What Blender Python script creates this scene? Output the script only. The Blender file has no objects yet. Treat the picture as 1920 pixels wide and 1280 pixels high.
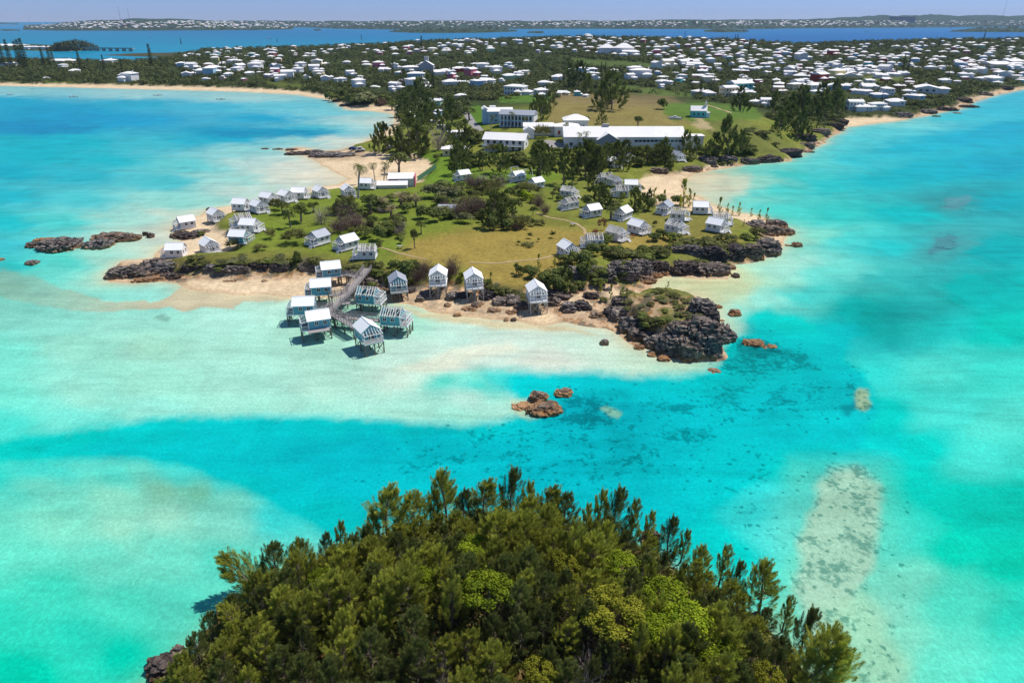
import bpy, math, random
import numpy as np
from math import radians, sin, cos, pi, tan, atan
# ---------------------------------------------------------------- camera, world, sun, exposure
SC = bpy.context.scene
CAMH = 60.0
PITCH = atan(600.0/1280.0)
cam_d = bpy.data.cameras.new("camera"); cam = bpy.data.objects.new("camera", cam_d)
SC.collection.objects.link(cam); SC.camera = cam
cam.location = (0, 0, CAMH); cam.rotation_euler = (pi/2-PITCH, 0, 0)
cam_d.sensor_width = 36; cam_d.lens = 24.0; cam_d.clip_start = 0.5; cam_d.clip_end = 60000
SUN = np.array([0.45, 0.24, 0.87]); SUN /= np.linalg.norm(SUN)
sun_el = math.asin(SUN[2]); sun_az = math.atan2(SUN[0], SUN[1])
W = bpy.data.worlds.new("World"); SC.world = W; W.use_nodes = True
nt = W.node_tree; bg = nt.nodes["Background"]
sky = nt.nodes.new("ShaderNodeTexSky"); sky.sky_type = 'NISHITA'; sky.sun_disc = False
sky.sun_elevation = sun_el; sky.sun_rotation = sun_az
sky.air_density = 1.0; sky.dust_density = 0.0; sky.ozone_density = 6.0; sky.altitude = 60
bg.inputs['Strength'].default_value = 0.128
# clear sea air: the low sky stays blue instead of turning cream
tc = nt.nodes.new('ShaderNodeTexCoord'); sx_ = nt.nodes.new('ShaderNodeSeparateXYZ'); nt.links.new(tc.outputs['Generated'], sx_.inputs[0])
mr = nt.nodes.new('ShaderNodeValToRGB'); nt.links.new(sx_.outputs['Z'], mr.inputs[0]); ce = mr.color_ramp.elements
ce[0].position = 0.0; ce[0].color = (.42, .53, .98, 1); ce[1].position = .5; ce[1].color = (.8, .8, .8, 1)
e_ = ce.new(.03); e_.color = (.38, .51, .96, 1); e_ = ce.new(.15); e_.color = (.55, .68, .9, 1)
mu = nt.nodes.new('ShaderNodeMix'); mu.data_type = 'RGBA'; mu.blend_type = 'MULTIPLY'; mu.inputs[0].default_value = 1
nt.links.new(sky.outputs[0], mu.inputs[6]); nt.links.new(mr.outputs[0], mu.inputs[7])
nt.links.new(mu.outputs[2], bg.inputs['Color'])
sl = bpy.data.lights.new("sun", 'SUN'); sl.energy = 4.8; sl.angle = radians(0.5); sl.color = (1, 0.955, 0.88)
so = bpy.data.objects.new("sun", sl); SC.collection.objects.link(so)
from mathutils import Vector
so.rotation_euler = Vector(SUN).to_track_quat('Z', 'Y').to_euler()
SC.view_settings.view_transform = 'Standard'; SC.view_settings.look = 'None'
SC.view_settings.exposure = 0.0; SC.view_settings.gamma = 1.0
try:
    SC.view_settings.use_curve_mapping = False
except Exception: pass
SC.cycles.max_bounces = 5; SC.cycles.diffuse_bounces = 2; SC.cycles.glossy_bounces = 2
SC.cycles.transparent_max_bounces = 6; SC.cycles.caustics_reflective = False; SC.cycles.caustics_refractive = False

# ---------------------------------------------------------------- helpers: projection, noise, polygons
F = 1280.0
cp, sp = cos(PITCH), sin(PITCH)
def ray(px, py):
    a = (np.asarray(px, float)-960)/F; b = -(np.asarray(py, float)-640)/F
    return a, cp+b*sp, -sp+b*cp
def gp(px, py, z=0.0):
    dx, dy, dz = ray(px, py); t = (z-CAMH)/dz
    return dx*t, dy*t
def project(x, y, z):
    zz = z-CAMH; d = y*cp-zz*sp; v = y*sp+zz*cp
    d = np.maximum(d, 1e-3)
    return 960+F*x/d, 640-F*v/d
def srgb(r, g, b):
    c = np.array([r, g, b], float)/255
    return np.where(c <= .04045, c/12.92, ((c+.055)/1.055)**2.4)
def hash2(ix, iy, s):
    h = (ix.astype(np.int64)*374761393+iy.astype(np.int64)*668265263+s*974634777) & 0xffffffff
    h = ((h ^ (h >> 13))*1274126177) & 0xffffffff
    return ((h ^ (h >> 16)) & 0xffff)/65535.0
def vnoise(x, y, s=0):
    ix = np.floor(x); iy = np.floor(y); fx = x-ix; fy = y-iy
    fx = fx*fx*(3-2*fx); fy = fy*fy*(3-2*fy)
    a = hash2(ix, iy, s); b = hash2(ix+1, iy, s); c = hash2(ix, iy+1, s); d = hash2(ix+1, iy+1, s)
    return (a*(1-fx)+b*fx)*(1-fy)+(c*(1-fx)+d*fx)*fy
def fbm(x, y, s=0, o=4):
    r = 0; a = .5; t = 0
    for k in range(o):
        r = r+a*vnoise(x, y, s+k*17); t += a; a *= .5; x = x*2.03+11.3; y = y*2.03+5.7
    return r/t
def hash3(ix, iy, iz, s):
    return hash2(ix+iz*57.0, iy-iz*131.0, s)
def vnoise3(p, s=0):
    i = np.floor(p); f = p-i; f = f*f*(3-2*f); r = 0
    for dx in (0, 1):
        for dy in (0, 1):
            for dz in (0, 1):
                w = (f[:, 0] if dx else 1-f[:, 0])*(f[:, 1] if dy else 1-f[:, 1])*(f[:, 2] if dz else 1-f[:, 2])
                r = r+w*hash3(i[:, 0]+dx, i[:, 1]+dy, i[:, 2]+dz, s)
    return r
def fbm3(p, s=0, o=4):
    r = 0; a = .5; t = 0
    for k in range(o):
        r = r+a*vnoise3(p, s+k*13); t += a; a *= .5; p = p*2.1+7.7
    return r/t
def sstep(a, b, x):
    t = np.clip((x-a)/(b-a), 0, 1); return t*t*(3-2*t)
def inside(poly, x, y):
    r = np.zeros(np.shape(x), bool); n = len(poly); j = n-1
    for i in range(n):
        x0, y0 = poly[i]; x1, y1 = poly[j]
        if y0 != y1:
            m = ((y0 > y) != (y1 > y)) & (x < (x1-x0)*(y-y0)/(y1-y0)+x0)
            r ^= m
        j = i
    return r
def segdist(poly, x, y, closed=True):
    d = np.full(np.shape(x), 1e9); n = len(poly)
    for i in range(n if closed else n-1):
        x0, y0 = poly[i]; x1, y1 = poly[(i+1) % n]; ex, ey = x1-x0, y1-y0
        L = ex*ex+ey*ey+1e-9
        t = np.clip(((x-x0)*ex+(y-y0)*ey)/L, 0, 1)
        d = np.minimum(d, (x-x0-t*ex)**2+(y-y0-t*ey)**2)
    return np.sqrt(d)
def sd(poly, x, y):
    d = segdist(poly, x, y); return np.where(inside(poly, x, y), d, -d)
def wp(pts, z=0.0):
    return [tuple(float(v) for v in gp(a, b, z)) for a, b in pts]

# ---------------------------------------------------------------- the traced coast (photo points, laid on the ground plane)
COAST = [(-900,140),(-300,152),(0,161),(250,167),(450,172),(560,178),(622,188),(640,200),(655,206),(700,209),(738,214),(742,224),(728,240),(705,256),
 (672,270),(640,281),(600,283),(560,276),(530,280),(560,290),(588,300),(610,315),(650,335),(640,345),(600,350),(560,358),(520,368),(470,380),(430,386),
 (385,394),(380,405),(340,412),(318,428),(330,442),(345,452),(300,465),(285,485),(235,492),(200,510),(200,528),(250,530),(335,528),(355,540),(400,548),(470,552),(540,556),
 (600,560),(650,556),(700,562),(760,568),(800,580),(860,594),(950,604),(1050,607),(1130,618),(1190,645),(1240,665),(1285,672),(1335,664),
 (1352,650),(1356,625),(1338,600),(1330,580),(1310,556),(1280,546),(1220,545),(1215,530),(1250,520),(1360,522),(1366,508),(1330,494),(1370,488),(1440,482),(1458,465),
 (1480,445),(1478,430),(1440,412),(1400,402),(1350,388),(1318,372),(1290,362),(1280,340),(1310,325),(1360,315),(1400,306),(1470,302),(1500,290),
 (1545,268),(1560,255),(1590,238),(1640,232),(1690,226),(1750,214),(1800,205),(1830,190),(1870,178),(1920,168),(2050,155),(2300,140),(2900,112),(2900,97),
 (1900,97),(1000,97),(600,97),(420,97),(330,99),(240,101),(190,104),(310,108),(305,113),(230,117),(160,116),(120,113),(0,112),(-900,108)]
PLAT = [(-900,130),(-300,146),(0,154),(250,158),(450,163),(560,168),(622,178),(652,194),(735,196),(752,216),(744,250),(690,262),(650,272),(660,280),(780,288),(806,300),
 (800,322),(785,342),(720,346),(640,350),(560,362),(500,374),(440,392),(402,404),(400,424),(432,436),(440,452),(430,468),(385,468),(340,478),(300,484),(330,500),(430,508),(560,506),
 (620,500),(690,512),(740,530),(800,522),(860,528),(930,546),(990,548),(1050,540),(1120,530),(1200,522),(1220,505),(1290,492),(1350,488),(1440,470),(1456,455),
 (1430,430),(1400,410),(1340,398),(1290,392),(1230,382),(1200,350),(1196,328),(1240,320),(1300,312),(1340,302),(1400,300),(1480,292),(1535,262),(1580,234),(1590,218),(1690,216),(1740,206),
 (1790,196),(1820,180),(1870,168),(1920,160),(2050,148),(2300,133),(2900,106),(2900,99),(1900,99),(1000,99),(600,99),(420,98.5),(330,101),(320,110),(240,119),(120,116),(0,114),(-900,110)]
PENIN = [(-600,83),(-100,83),(30,84),(110,86),(175,90),(192,94),(120,97),(40,95),(-100,94),(-600,94)]
FAR_L = [(-600,46),(0,45.6),(36,46.5),(36,44.6),(-600,44)]
FAR_1 = [(44,56.5),(110,58),(250,58),(330,57.5),(480,57),(548,55.5),(552,51.5),(640,54.5),(740,56),(900,54.5),(1000,54.8),(1090,54.5),(1280,55),(1400,55.5),(1500,53.5),(1700,52.5),(1860,51),(2100,51),(2600,51),(2600,46),(1500,46),(44,47.5)]
FAR_2 = [(730,60.5),(800,62.5),(900,62),(970,59.5),(965,57.5),(850,57),(740,58)]
FAR_3 = [(1780,60),(1920,61),(2100,60),(2100,57),(1900,56),(1790,57.5)]
FAR_4 = [(1320,60.2),(1360,61),(1405,60),(1400,57.5),(1320,57.5)]
FAR_5 = [(0,57),(10,58.4),(38,57.6),(36,56.6),(8,56)]
FAR_6 = [(586,57.2),(600,58),(604,57),(590,56)]
FAR_7 = [(988,62),(1018,63),(1020,60),(992,60)]
ISLET = [(900+(x_-900)*.95, y_) for x_, y_ in [(225,1300),(300,1245),(345,1205),(395,1160),(450,1120),(520,1075),(600,1040),(700,1005),(800,985),(900,975),(1000,975),(1100,990),(1190,1015),(1250,1040),(1320,1085),(1400,1130),
 (1470,1180),(1540,1240),(1590,1320),(1620,1420),(1500,1640),(900,1750),(400,1640),(150,1420)]]
HEAD = [(1150,560),(1195,545),(1250,548),(1300,556),(1330,575),(1340,600),(1372,625),(1368,655),(1345,668),(1290,668),(1240,655),(1190,632),(1150,600),(1135,575)]
WC, WP_, WPEN, WISL, WHEAD = wp(COAST), wp(PLAT, 2.5), wp(PENIN), wp(ISLET), wp(HEAD, 1.0)
WFAR = [wp(p) for p in (FAR_L, FAR_1, FAR_2, FAR_3, FAR_4, FAR_5, FAR_6, FAR_7)]
def gauss(x, y, c, s, a):
    return a*np.exp(-((x-c[0])**2+(y-c[1])**2)/(2*s*s))
CR_X = [-500,0,300,450,560,700,800,900,1000,1050,1150,1300,1420,1500,1600,1700,1800,1920,2300]
CR_Z = [6,6,8,12,14,19,24,27,29,31,31,29,25,20,22,25,27,28,24]
def height(x, y):
    x = np.asarray(x, float); y = np.asarray(y, float); sh = x.shape; x = x.ravel(); y = y.ravel()
    h = np.full(x.shape, -3.5)
    m = (y > 95) & (y < 2400)
    X, Y = x[m], y[m]
    wx = X+(vnoise(X/6, Y/6, 3)-.5)*3; wy = Y+(vnoise(X/6, Y/6, 4)-.5)*3
    d = sd(WC, wx, wy); e = sd(WP_, wx, wy)
    q = np.where(d < 0, np.maximum(d*.10, -3.5), np.minimum(d*.08, .9))
    q = q+2.3*sstep(-1, 5, e)+np.where(Y > 300, 3.0, .5)*sstep(5, 60, e)
    u = X/np.maximum(Y, 1); pxh = 960+1413*u
    crest = np.interp(pxh, CR_X, CR_Z)
    q = q+sstep(4, 60, e)*(crest-5)*sstep(560, 1450, Y)*(1-sstep(1500, 1650, Y))
    q = q+sstep(4, 40, e)*gauss(X, Y, gp(1120, 196, 14), 62, 9)
    q = q+sstep(4, 20, e)*gauss(X, Y, gp(1215, 262, 6), 30, 2.0)
    q = q+sstep(4, 20, e)*gauss(X, Y, gp(1440, 252, 6), 30, 5)
    q = q+sstep(4, 30, e)*(fbm(X/25, Y/25, 9)-.5)*1.6*sstep(200, 400, Y)
    hd = sd(WHEAD, wx, wy)
    q = np.where(hd > 0, np.maximum(q, -.3+4.2*sstep(0, 5, hd)+(fbm(X/3, Y/3, 5)-.5)*1.2), q)
    p = sd(WPEN, X, Y)
    q = np.maximum(q, np.where(p > 0, 1+4*sstep(0, 60, p), -3.5))
    h[m] = q
    m = y < 100
    X, Y = x[m], y[m]; d = sd(WISL, X+(vnoise(X/3, Y/3, 3)-.5)*2, Y)
    h[m] = np.where(d < 0, np.maximum(d*.12, -3), 1.6*sstep(0, 3, d)+6.5*sstep(2, 32, d))
    m = y > 2400
    X, Y = x[m], y[m]; q = np.full(X.shape, -3.5)
    pxh = 960+1413*X/Y
    top = np.interp(pxh, [0, 100, 250, 330, 420, 600, 900, 1100, 1250, 1500, 1650, 1900, 2100], [62, 70, 88, 86, 66, 66, 66, 74, 78, 90, 128, 140, 150])
    for k, P in enumerate(WFAR):
        d = sd(P, X, Y)
        t = top-10 if k == 1 else (55 if k == 0 else (16 if k in (2, 3) else 9))
        n = fbm(X/420, Y/900, 31)
        q = np.maximum(q, np.where(d > 0, 3+t*(.45+.8*n)*sstep(0, 900 if k < 2 else 130, d)+(fbm(X/120, Y/300, 5)-.5)*(14 if k < 2 else 3)*sstep(0, 300, d), -3.5))
    h[m] = q
    return h.reshape(sh)

# ---------------------------------------------------------------- mesh + material helpers
COL = SC.collection
def mesh_np(name, v, faces, mats=(), mi=None, smooth=False, attrs=None):
    """faces: (n,k) int array"""
    me = bpy.data.meshes.new(name); v = np.asarray(v, np.float32); faces = np.asarray(faces, np.int32)
    n, k = faces.shape
    me.vertices.add(len(v)); me.vertices.foreach_set("co", v.ravel())
    me.loops.add(n*k); me.loops.foreach_set("vertex_index", faces.ravel())
    me.polygons.add(n); me.polygons.foreach_set("loop_start", np.arange(0, n*k, k, dtype=np.int32))
    if mi is not None: me.polygons.foreach_set("material_index", np.asarray(mi, np.int32))
    me.polygons.foreach_set("use_smooth", np.full(n, smooth))
    for nm, (kind, data) in (attrs or {}).items():
        if kind == 'C':
            a = me.attributes.new(nm, 'FLOAT_COLOR', 'POINT'); a.data.foreach_set("color", np.asarray(data, np.float32).ravel())
        else:
            a = me.attributes.new(nm, 'FLOAT', 'POINT'); a.data.foreach_set("value", np.asarray(data, np.float32).ravel())
    me.update(calc_edges=True)
    for m in mats: me.materials.append(m)
    return me
def link(name, me, parent=None, loc=None):
    o = bpy.data.objects.new(name, me); COL.objects.link(o)
    if parent is not None: o.parent = parent
    if loc is not None: o.location = loc
    return o
def tag(o, label=None, cat=None, group=None, kind=None):
    if label: o['label'] = label
    if cat: o['category'] = cat
    if group: o['group'] = group
    if kind: o['kind'] = kind
    return o
def rgba(c): return (float(c[0]), float(c[1]), float(c[2]), 1)
class NT:
    def __init__(s, name):
        s.m = bpy.data.materials.new(name); s.m.use_nodes = True; s.t = s.m.node_tree
        s.b = s.t.nodes["Principled BSDF"]
    def n(s, t, **k):
        x = s.t.nodes.new(t)
        for a, b in k.items():
            if a.startswith('i_'):
                key = a[2:]; key = int(key) if key.isdigit() else key
                x.inputs[key].default_value = b
            else: setattr(x, a, b)
        return x
    def l(s, a, b): s.t.links.new(a, b)
    def noise(s, scale, detail=4, rough=.55, vec=None, dist=0):
        x = s.n('ShaderNodeTexNoise'); x.inputs['Scale'].default_value = scale; x.inputs['Detail'].default_value = detail
        x.inputs['Roughness'].default_value = rough; x.inputs['Distortion'].default_value = dist
        if vec: s.l(vec, x.inputs['Vector'])
        return x
    def ramp(s, fac, pts, interp='LINEAR'):
        x = s.n('ShaderNodeValToRGB'); x.color_ramp.interpolation = interp; e = x.color_ramp.elements
        while len(e) < len(pts): e.new(.5)
        for i, (p, c) in enumerate(pts):
            e[i].position = p; e[i].color = rgba(c) if hasattr(c, '__len__') else (c, c, c, 1)
        s.l(fac, x.inputs[0]); return x
    def mix(s, fac, a, b, mode='MIX'):
        x = s.n('ShaderNodeMix', data_type='RGBA', blend_type=mode)
        for v, i in ((fac, 0), (a, 6), (b, 7)):
            if hasattr(v, 'links') or isinstance(v, bpy.types.NodeSocket): s.l(v, x.inputs[i])
            elif i == 0: x.inputs[0].default_value = v
            else: x.inputs[i].default_value = rgba(v)
        return x.outputs[2]
    def math(s, op, a, b=None, c=None):
        x = s.n('ShaderNodeMath', operation=op)
        for i, v in enumerate((a, b, c)):
            if v is None: continue
            if isinstance(v, bpy.types.NodeSocket): s.l(v, x.inputs[i])
            else: x.inputs[i].default_value = v
        return x.outputs[0]
    def attr(s, nm):
        return s.n('ShaderNodeAttribute', attribute_name=nm)
    def pos(s):
        return s.n('ShaderNodeNewGeometry').outputs['Position']
    def bump(s, h, st=.3, dist=.1):
        x = s.n('ShaderNodeBump'); x.inputs['Strength'].default_value = st; x.inputs['Distance'].default_value = dist
        s.l(h, x.inputs['Height']); s.l(x.outputs[0], s.b.inputs['Normal'])
    def fin(s, col=None, rough=.9, spec=.2):
        if col is not None:
            if isinstance(col, bpy.types.NodeSocket): s.l(col, s.b.inputs['Base Color'])
            else: s.b.inputs['Base Color'].default_value = rgba(col)
        s.b.inputs['Roughness'].default_value = rough; s.b.inputs['Specular IOR Level'].default_value = spec
        return s.m
# ---------------------------------------------------------------- ground sheet and water sheet
def axis_u(n):
    a = np.linspace(-1.12, 1.12, n); o = np.geomspace(1.14, 4.5, 26)
    return np.concatenate([-o[::-1], a, o])
def axis_y(f=1.0):
    r = [4.0]
    while r[-1] < 52000:
        y = r[-1]
        st = max(.55, y*.0042) if y < 450 else (y*.0065 if y < 1700 else y*.011)
        if y < 30: st = 1.5
        r.append(y+st*f)
    return np.array(r)
def grid_faces(nr, nc):
    i = np.arange(nr-1)[:, None]*nc+np.arange(nc-1)[None, :]
    return np.stack([i, i+1, i+nc+1, i+nc], -1).reshape(-1, 4)
GU, GY = axis_u(1050), axis_y()
gx = GU[None, :]*GY[:, None]; gy = np.repeat(GY[:, None], len(GU), 1)
GH = height(gx, gy)
def hat(x, y):
    """ground height under one point (bilinear on the ground sheet)"""
    u = x/max(y, 1); i = min(max(np.searchsorted(GY, y)-1, 0), len(GY)-2); j = min(max(np.searchsorted(GU, u)-1, 0), len(GU)-2)
    a = (y-GY[i])/(GY[i+1]-GY[i]); b = (u-GU[j])/(GU[j+1]-GU[j])
    return float((GH[i, j]*(1-b)+GH[i, j+1]*b)*(1-a)+(GH[i+1, j]*(1-b)+GH[i+1, j+1]*b)*a)
def at(px, py, zmin=0.0):
    """the ground (or water) point that the photo shows at px, py"""
    dx, dy, dz = (float(v) for v in ray(px, py))
    if dz >= -1e-4: return None
    t0 = max(8.0/dy, (CAMH-34)/(-dz) if (CAMH-34)/(-dz)*dy < 2300 else 2300/dy); t = t0; step = 1.004; last = t
    while t*dy < 13000:
        z = CAMH+t*dz
        if z <= max(hat(t*dx, t*dy), zmin): break
        last = t; t *= step
    for _ in range(10):
        m = (last+t)/2
        if CAMH+m*dz <= max(hat(m*dx, m*dy), zmin): t = m
        else: last = m
    return Vector((t*dx, t*dy, max(hat(t*dx, t*dy), zmin)))

PXg, PYg = project(gx, gy, GH)
PXn = PXg+(fbm(gx/5, gy/5, 41)-.5)*26; PYn = PYg+(fbm(gx/5, gy/5, 42)-.5)*14
K = np.array([1.34, 1.34, 1.44])
def lit(r, g, b): return srgb(r, g, b)/K
gc = np.zeros(gx.shape+(3,))
e = np.full(gx.shape, -50.0); m = (gy > 95) & (gy < 2400); e[m] = sd(WP_, gx[m], gy[m])
e = e+(fbm(gx/4, gy/4, 51)-.5)*5
sand = lit(247, 222, 190); sand2 = lit(226, 190, 148)
n1 = fbm(gx/7, gy/7, 21)[..., None]
gc[:] = sand*(1-n1)+(sand*.55+sand2*.45)*n1
lawn = lit(116, 134, 48); lawn2 = lit(146, 144, 70); dry = lit(176, 149, 80); dark = lit(66, 76, 38)
gr = lawn*(1-n1)+lawn2*n1
def blend(poly, col, soft=10, amount=1.0):
    global gr
    xs = [p[0] for p in poly]; ys = [p[1] for p in poly]
    mm = (PXg > min(xs)-40) & (PXg < max(xs)+40) & (PYg > min(ys)-30) & (PYg < max(ys)+30) & (GH > -.5)
    w = np.zeros(gx.shape)
    w[mm] = sstep(-soft/2, soft/2, sd(poly, PXn[mm], PYn[mm]))
    w = (w*amount)[..., None]; gr = gr*(1-w)+np.asarray(col)*w
town = sstep(395, 470, gy)[..., None]; gr = gr*(1-town)+(dark*(.8+.5*n1))*town
blend([(300,480),(480,472),(560,475),(690,492),(640,510),(330,505)], lit(122,118,60), 12, .8)
blend([(770,445),(830,430),(900,432),(980,420),(1040,425),(1110,432),(1180,425),(1320,430),(1390,450),(1180,475),(1090,470),(1060,500),(1010,545),(930,545),(880,505),(790,500),(740,485)], dry, 34, .78)
blend([(1200,395),(1320,400),(1400,425),(1300,450),(1200,435)], lit(140,134,66), 16, .9)
blend([(930,400),(1060,405),(1110,420),(1000,425),(930,418)], lit(130,128,60), 12, .7)
blend([(1020,195),(1060,178),(1150,180),(1240,195),(1300,235),(1180,240),(1030,235)], lit(150,136,82), 10, .95)
blend([(1025,172),(1250,178),(1300,200),(1180,200),(1040,188)], lit(140,122,84), 10, .7)
blend([(1240,196),(1300,192),(1420,200),(1430,222),(1330,235),(1250,222)], lit(98,128,48), 8, .95)
blend([(1300,225),(1400,228),(1500,275),(1480,290),(1400,290),(1330,250)], lit(122,126,64), 8, .9)
blend([(1290,230),(1320,222),(1345,246),(1300,236)], lit(200,178,140), 6, .9)
blend([(870,205),(900,196),(920,225),(905,250),(880,235)], lit(96,134,38), 5, .95)
blend([(930,180),(1040,178),(1030,192),(940,192)], lit(96,134,44), 5, .9)
blend([(1060,108),(1180,116),(1260,122),(1240,130),(1100,125)], lit(96,116,58), 4, .8)
blend([(1140,155),(1260,172),(1330,178),(1280,182),(1150,172)], lit(104,124,56), 5, .8)
blend([(500,152),(590,158),(560,166),(500,162)], lit(108,118,56), 5, .9)
blend([(80,148),(150,150),(140,157),(80,156)], lit(104,122,56), 4, .8)
blend([(1600,137),(1690,142),(1700,160),(1620,158)], lit(112,122,62), 5, .9)
blend([(1475,165),(1560,172),(1550,182),(1480,176)], lit(100,118,56), 4, .8)
blend([(1000,350),(1070,340),(1100,350),(1060,365)], lit(100,126,50), 8, .5)
blend([(740,282),(860,285),(900,320),(1000,318),(1060,330),(1000,350),(900,352),(800,345)], lit(112,146,42), 12, .9)
blend([(600,350),(800,345),(900,360),(880,420),(700,480),(480,460),(450,410)], lit(118,142,44), 20, .6)
g = sstep(-.6, 1.6, e)[..., None]
gc = gc*(1-g)+gr*g
wet = (.22*(1-sstep(.03, .20, GH))*(gy > 95)*(gy < 1200))[..., None]; gc = gc*(1-wet*np.array([.8, 1.0, 1.2]))
# grassy cap of the headland, scrub on the foreground islet, wooded far hills
hd = np.full(gx.shape, -9.0); m = (gy > 110) & (gy < 190) & (gx > 15) & (gx < 80); hd[m] = sd(WHEAD, gx[m], gy[m])
w = sstep(-.6, 1.2, hd+(fbm(gx/3, gy/3, 61)-.5)*2.2)[..., None]
capc = lit(100,116,44)*(1-n1)+lit(140,134,72)*n1
rockc = lit(128,116,108); wr = sstep(-1, .5, hd)[..., None]
gc = gc*(1-wr)+rockc*(.6+.8*fbm(gx/1.5, gy/1.5, 63)[..., None])*wr; gc = gc*(1-w)+capc*w
m = gy < 100; gc[m] = (lit(150,120,80)*(1-n1)+lit(80,76,40)*n1)[m]
m = (gy > 1000) & (GH > -.5) & (PXg < 1500) & (e < 3); gc[m] = lit(84, 84, 58)
m = gy > 1650; far = lit(62,84,62); gc[m] = (far*(.75+.6*fbm(gx/90, gy/200, 71)[..., None]))[m]
ncol = fbm(gx/1.7, gy/1.7, 77)[..., None]
rubble = lit(112,100,92)*(ncol < .47)+lit(176,128,88)*((ncol >= .47) & (ncol < .56))+lit(214,180,150)*(ncol >= .56)
eg = (np.exp(-(e-.2)**2/5.0)*(gy > 100)*(gy < 420))
for poly, am in (([(1020,520),(1110,540),(1150,560),(1250,545),(1330,560),(1400,640),(1380,700),(1200,680),(1120,625),(1040,600),(1000,560)], .8), ([(300,478),(640,480),(800,520),(1060,520),(1240,480),(1500,470),(1500,400),(1400,390),(1560,380),(1560,520),(1240,540),(1080,600),(700,600),(680,540),(560,520),(340,520)], .0),
                 ([(1240,290),(1440,280),(1560,225),(1590,240),(1500,300),(1400,318),(1200,330)], .85), ([(1650,205),(1920,150),(1920,172),(1820,205),(1700,225)], .6), ([(690,535),(1000,545),(1040,580),(960,600),(800,580),(700,560)], .45), ([(190,495),(345,490),(350,530),(190,535)], .9), ([(500,270),(680,275),(680,300),(560,298)], .6)):
    mm = (GH > -.5) & (gy > 95) & (gy < 900); wv_ = np.zeros(gx.shape); wv_[mm] = sstep(-8, 8, sd(poly, PXn[mm], PYn[mm])); wv_ *= am*(1-sstep(0, 3, e)); wv_ = wv_*(.35+.65*(n1[..., 0] > .42)); gc = gc*(1-wv_[..., None])+rubble*wv_[..., None]
zs = ((PXg > 330)*(PYg > 470)*(PYg < 560)+(PXg > 1180)*(PYg > 370)*(PYg < 560)) > 0
eg = (np.clip(eg*zs*1.3, 0, 1)*.8)[..., None]; gc = gc*(1-eg)+rubble*eg
M = NT('ground'); a = M.attr('gcol'); p = M.pos()
nz = M.noise(1.1, 6, .65, p); nz2 = M.noise(.12, 4, .6, p)
r1 = M.ramp(nz.outputs[0], [(.25, .62), (.75, 1.3)]); r2 = M.ramp(nz2.outputs[0], [(.3, .84), (.7, 1.14)])
c = M.mix(1, a.outputs['Color'], r1.outputs[0], 'MULTIPLY'); c = M.mix(1, c, r2.outputs[0], 'MULTIPLY')
M.bump(nz.outputs[0], .5, .25)
ground_mat = M.fin(c, .95, .1)
v = np.stack([gx, gy, GH], -1).reshape(-1, 3); fc = grid_faces(len(GY), len(GU))
hm = GH.ravel()[fc].max(1); fc = fc[hm > -3.45]
me = mesh_np('ground', v, fc, [ground_mat], smooth=True, attrs={'gcol': ('C', np.concatenate([gc, np.ones(gx.shape+(1,))], -1))})
tag(link('ground', me), kind='structure')
bed = NT('seabed'); bed.fin(lit(210, 205, 180), 1, 0)
me = mesh_np('seabed', [(-4000, -200, -3.6), (4000, -200, -3.6), (4000, 2200, -3.6), (-4000, 2200, -3.6)], [[0, 1, 2, 3]], [bed.m])
tag(link('seabed', me), kind='structure')

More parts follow.
